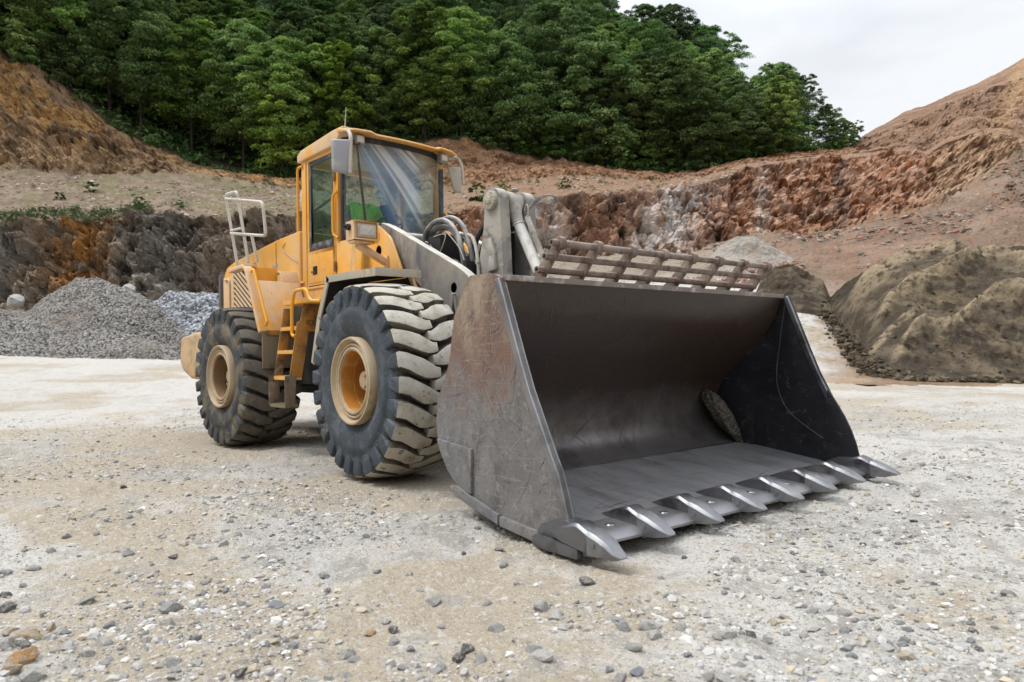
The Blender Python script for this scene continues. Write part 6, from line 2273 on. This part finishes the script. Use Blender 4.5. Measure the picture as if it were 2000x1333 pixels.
# the few shrubs that stand alone on the terrace
SH = [(935, 2.72, 1.5, 'round green shrub on the terrace just right of the cab mirror', M_leafM), (985, 2.45, .95, 'small bright shrub on the terrace above the bell crank', M_leafY), (1105, 2.62, .85, 'small dark green shrub on the terrace edge above the rack end', M_leafD),
      (118, 2.55, .7, 'small dark shrub at the far left of the terrace', M_leafD), (178, 2.42, .85, 'dark green shrub in the middle of the left terrace', M_leafD), (272, 2.86, .95, 'dark clump of shrub on the lip above the grey rock face', M_leafD), (355, 2.80, .6, 'lone small weed bush near the guard rail', M_leafM)]
for i, (u, q_, s_, lb_, m_) in enumerate(SH):
    p = terr_pt(u, q_)
    me, cl = crown_mesh('foliage', s_ * .8, 0, s_ * 1.25, 30, 2600, s_ * .085, 400 + i, .5, m_=m_)
    t_ = thing('shrub', lb_, 'shrub', tuple(p - np.array([0, 0, .1])), 'shrubs on the terrace')
    o = bpy.data.objects.new('foliage', me)
    COL.objects.link(o)
    o.parent = t_
    b = MB()
    for c in cl[:6]:
        b.tube([(0, 0, -.1), (c[0] * .5, c[1] * .5, c[2] * .6), tuple(c[:3])], [.03, .02, .008], 5)
    b.build('stem', M_bark, t_)

# ------------------------------------------------------------------ boulders and stones
def stone_mesh(seed, sub=3, flat=.7):
    rg = np.random.default_rng(seed)
    bm = bmesh.new()
    bmesh.ops.create_icosphere(bm, subdivisions=sub, radius=1)
    Vv = np.array([v.co[:] for v in bm.verts])
    for _ in range(13):
        n_ = rg.normal(size=3)
        n_ /= np.linalg.norm(n_)
        d_ = rg.uniform(.52, .88)
        over = np.maximum(0, Vv @ n_ - d_)
        Vv = Vv - over[:, None] * n_
    Vv = Vv * np.array([rg.uniform(.9, 1.3), rg.uniform(.7, 1.0), flat * rg.uniform(.75, 1.15)])
    Vv = Vv * (1 + .05 * fbm(Vv * 2.5 + seed, 4, seed))[:, None]
    for v, c in zip(bm.verts, Vv):
        v.co = c
    bmesh.ops.recalc_face_normals(bm, faces=bm.faces)
    me = bpy.data.meshes.new('stone')
    bm.to_mesh(me)
    bm.free()
    me.polygons.foreach_set('use_smooth', [True] * len(me.polygons))
    me.set_sharp_from_angle(angle=math.radians(24))
    return me
STC = {'pale grey': (.54, .53, .51), 'grey': (.37, .37, .365), 'dark grey': (.15, .152, .158), 'tan': (.46, .35, .225), 'orange': (.50, .29, .13), 'blue-grey': (.24, .27, .32)}
STM = {k: mat('stone_' + k.replace(' ', '_').replace('-', '_'), c, .9, layers=[(tuple(x * .55 for x in c), 3.0, .5, .7), ((.52, .48, .42), 1.6, .50, .68)], dust=((.50, .455, .385), 1.25, 1.9, 3), bump=[(4, .6, .1), (18, .5, .03)], spec=.2) for k, c in STC.items()}
SPRO = {}
for k in STM:
    SPRO[k] = []
    for j in range(4):
        me = stone_mesh(900 + j * 7 + hash(k) % 1 + len(k), 3)
        me.materials.append(STM[k])
        SPRO[k].append(me)
# (u, v of the foot, size in px, colour)
ST = [(42, 1303, 56, 'orange'), (56, 1245, 68, 'tan'), (44, 1270, 42, 'dark grey'), (66, 1326, 50, 'pale grey'), (134, 1270, 42, 'pale grey'), (170, 1280, 36, 'pale grey'), (202, 1252, 42, 'pale grey'), (200, 1298, 26, 'grey'), (171, 1156, 38, 'grey'), (64, 1098, 32, 'grey'), (250, 1077, 24, 'grey'), (338, 1077, 20, 'dark grey'), (335, 1174, 46, 'grey'), (310, 1146, 24, 'pale grey'), (436, 1052, 26, 'pale grey'), (537, 1081, 28, 'pale grey'), (632, 1108, 24, 'grey'), (590, 1250, 22, 'pale grey'), (677, 1250, 50, 'pale grey'), (694, 1262, 30, 'grey'), (642, 1310, 26, 'pale grey'), (672, 1302, 30, 'grey'), (750, 1187, 26, 'pale grey'), (766, 1202, 30, 'dark grey'), (771, 1224, 30, 'grey'), (722, 1206, 28, 'orange'), (846, 1150, 32, 'grey'), (967, 1196, 34, 'grey'), (951, 1147, 24, 'grey'), (911, 1248, 44, 'dark grey'), (896, 1262, 32, 'dark grey'), (940, 1268, 32, 'grey'), (386, 1302, 28, 'pale grey'), (336, 1300, 40, 'grey'), (466, 1320, 34, 'dark grey'), (10, 1145, 28, 'dark grey'), (15, 1172, 34, 'dark grey'), (12, 1108, 28, 'grey'), (415, 1075, 20, 'grey'), (735, 1098, 20, 'blue-grey'), (800, 1104, 18, 'pale grey'), (785, 1286, 26, 'grey'), (340, 1320, 30, 'pale grey'),
      (1055, 1272, 54, 'pale grey'), (1044, 1244, 34, 'grey'), (1086, 1180, 42, 'pale grey'), (1056, 1162, 38, 'pale grey'), (1215, 1216, 38, 'grey'), (1265, 1211, 50, 'pale grey'), (1277, 1228, 34, 'pale grey'), (1330, 1210, 34, 'pale grey'), (1235, 1252, 40, 'grey'), (1425, 1230, 44, 'pale grey'), (1466, 1220, 26, 'dark grey'), (1440, 1202, 22, 'grey'), (1498, 1226, 22, 'grey'), (1342, 1272, 22, 'blue-grey'), (1418, 1320, 40, 'pale grey'), (1386, 1310, 28, 'grey'), (1243, 1302, 34, 'blue-grey'), (1212, 1308, 34, 'grey'), (1175, 1322, 34, 'pale grey'), (1190, 1290, 24, 'blue-grey'), (1286, 1332, 32, 'pale grey'), (1147, 1118, 34, 'dark grey'), (1440, 1088, 20, 'grey'), (1645, 1180, 34, 'grey'), (1650, 1213, 30, 'grey'), (1670, 1196, 20, 'grey'), (1537, 1210, 16, 'grey'), (1663, 1315, 18, 'dark grey'), (1765, 1240, 24, 'grey'), (1900, 1210, 22, 'dark grey'), (1912, 1252, 16, 'dark grey'), (1685, 1052, 18, 'dark grey'), (1785, 1010, 18, 'dark grey'), (1500, 1018, 16, 'pale grey'), (1335, 1068, 14, 'dark grey'), (1210, 1160, 20, 'pale grey'), (1290, 1110, 16, 'grey'),
      (250, 1000, 22, 'grey'), (170, 1009, 20, 'grey'), (140, 1014, 18, 'tan'), (255, 1010, 16, 'pale grey'), (100, 1062, 20, 'pale grey'), (130, 1035, 18, 'grey'), (240, 948, 16, 'dark grey'), (110, 990, 16, 'grey'), (520, 1090, 18, 'grey'), (480, 1072, 16, 'grey'), (440, 1140, 20, 'grey'), (290, 1190, 20, 'grey'), (400, 1122, 24, 'grey'), (430, 1120, 20, 'pale grey'), (560, 1160, 18, 'grey'), (600, 1205, 20, 'grey'), (860, 1190, 18, 'grey'), (820, 1130, 16, 'pale grey'), (1010, 1120, 16, 'grey'), (975, 1060, 18, 'blue-grey'), (985, 1090, 22, 'grey'), (905, 1062, 16, 'dark grey'), (880, 1010, 14, 'grey'), (540, 1225, 20, 'pale grey'), (480, 1235, 20, 'grey'), (250, 1222, 22, 'pale grey'), (100, 1215, 26, 'tan'), (20, 1225, 34, 'tan'), (90, 1180, 22, 'grey'), (10, 1280, 40, 'pale grey'), (20, 1322, 36, 'tan'), (108, 1278, 22, 'grey')]
rgs = np.random.default_rng(19)
def zone(u, v):
    if u < 220 and v > 1200: return 'in the bottom left corner'
    if u < 520 and v < 1060: return 'on the floor left of the tyres'
    if u < 420: return 'in the left foreground'
    if u < 700: return 'in the foreground left of centre'
    if u < 1000: return 'in the centre foreground'
    if v < 1170 and u < 1350: return "by the bucket's near tooth"
    if u < 1350: return 'in the near tooth pile'
    return 'on the bare right foreground'
zc = {}
for u, v, px, c in sorted(ST, key=lambda s: s[0]):
    z_ = zone(u, v)
    i = zc.get((z_, c), 0)
    zc[(z_, c)] = i + 1
    p = ground_hit(u, v)
    d_ = float((p - CAM) @ FW)
    s_ = px * d_ / FPX * .5
    o = bpy.data.objects.new('stone', SPRO[c][int(rgs.integers(0, 4))])
    COL.objects.link(o)
    fl_ = rgs.uniform(.75, 1.15)
    o.location = (p[0], p[1], float(gz(np.array([p[0]]), np.array([p[1]]))[0]) + s_ * .16)
    o.scale = (s_, s_ * rgs.uniform(.85, 1.1), s_ * fl_)
    o.rotation_euler = (rgs.uniform(-.35, .35), rgs.uniform(-.35, .35), rgs.uniform(0, 6.28))
    sz_ = 'large ' if px > 40 else ('small ' if px < 18 else '')
    tag(o, f'{sz_}{c} stone {z_}, {ordn(i)} {c} from left', 'stone', 'loose stones on the quarry floor')
# boulders at the foot of the left rock face
for u, v, px, c, lb_ in [(28, 588, 40, 'grey', 'grey boulder at the foot of the left rock face'), (248, 566, 34, 'grey', 'grey-brown boulder between the two gravel heaps')]:
    d_ = 51.5
    p = at(u, v, d_)
    o = bpy.data.objects.new('boulder', SPRO[c][1])
    COL.objects.link(o)
    s_ = px * d_ / FPX * .5
    o.location = p
    o.scale = (s_, s_, s_ * 1.1)
    o.rotation_euler = (.3, .2, u)
    tag(o, lb_, 'boulder', 'boulders at the rock face')
# fine gravel over the floor
n = 190000
rad_ = 1.6 + 15 * rgs.random(n) ** 2.0
azz = rgs.uniform(-.80, .80, n)
px_ = CAM[0] + rad_ * (np.cos(azz) * FH[0] + np.sin(azz) * RH[0])
py_ = CAM[1] + rad_ * (np.cos(azz) * FH[1] + np.sin(azz) * RH[1])
pp_ = np.stack([px_, py_, np.zeros(n)], 1)
dn = fbm(pp_ * .8, 4, 120) + .5 * fbm(pp_ * 3, 3, 121)
k = dn > rgs.uniform(-.6, .7, n)
px_, py_ = px_[k], py_[k]
n = len(px_)
sz = .006 + .014 * rgs.random(n) ** 2.5 + .045 * (rgs.random(n) ** 12)
zz = gz(px_, py_) + sz * rgs.uniform(-.12, .12, n)
pal = np.array([(.50, .48, .45), (.42, .41, .395), (.22, .22, .22), (.44, .385, .30), (.56, .545, .52), (.34, .32, .29)])
cl = pal[rgs.integers(0, 6, n)] * rgs.uniform(.75, 1.15, (n, 1))
tag(rocks_mesh('gravel', np.stack([px_, py_, zz], 1), sz, M_rub, 77, .65, colors=cl), 'fine gravel scattered over the quarry floor', 'gravel', kind='stuff')
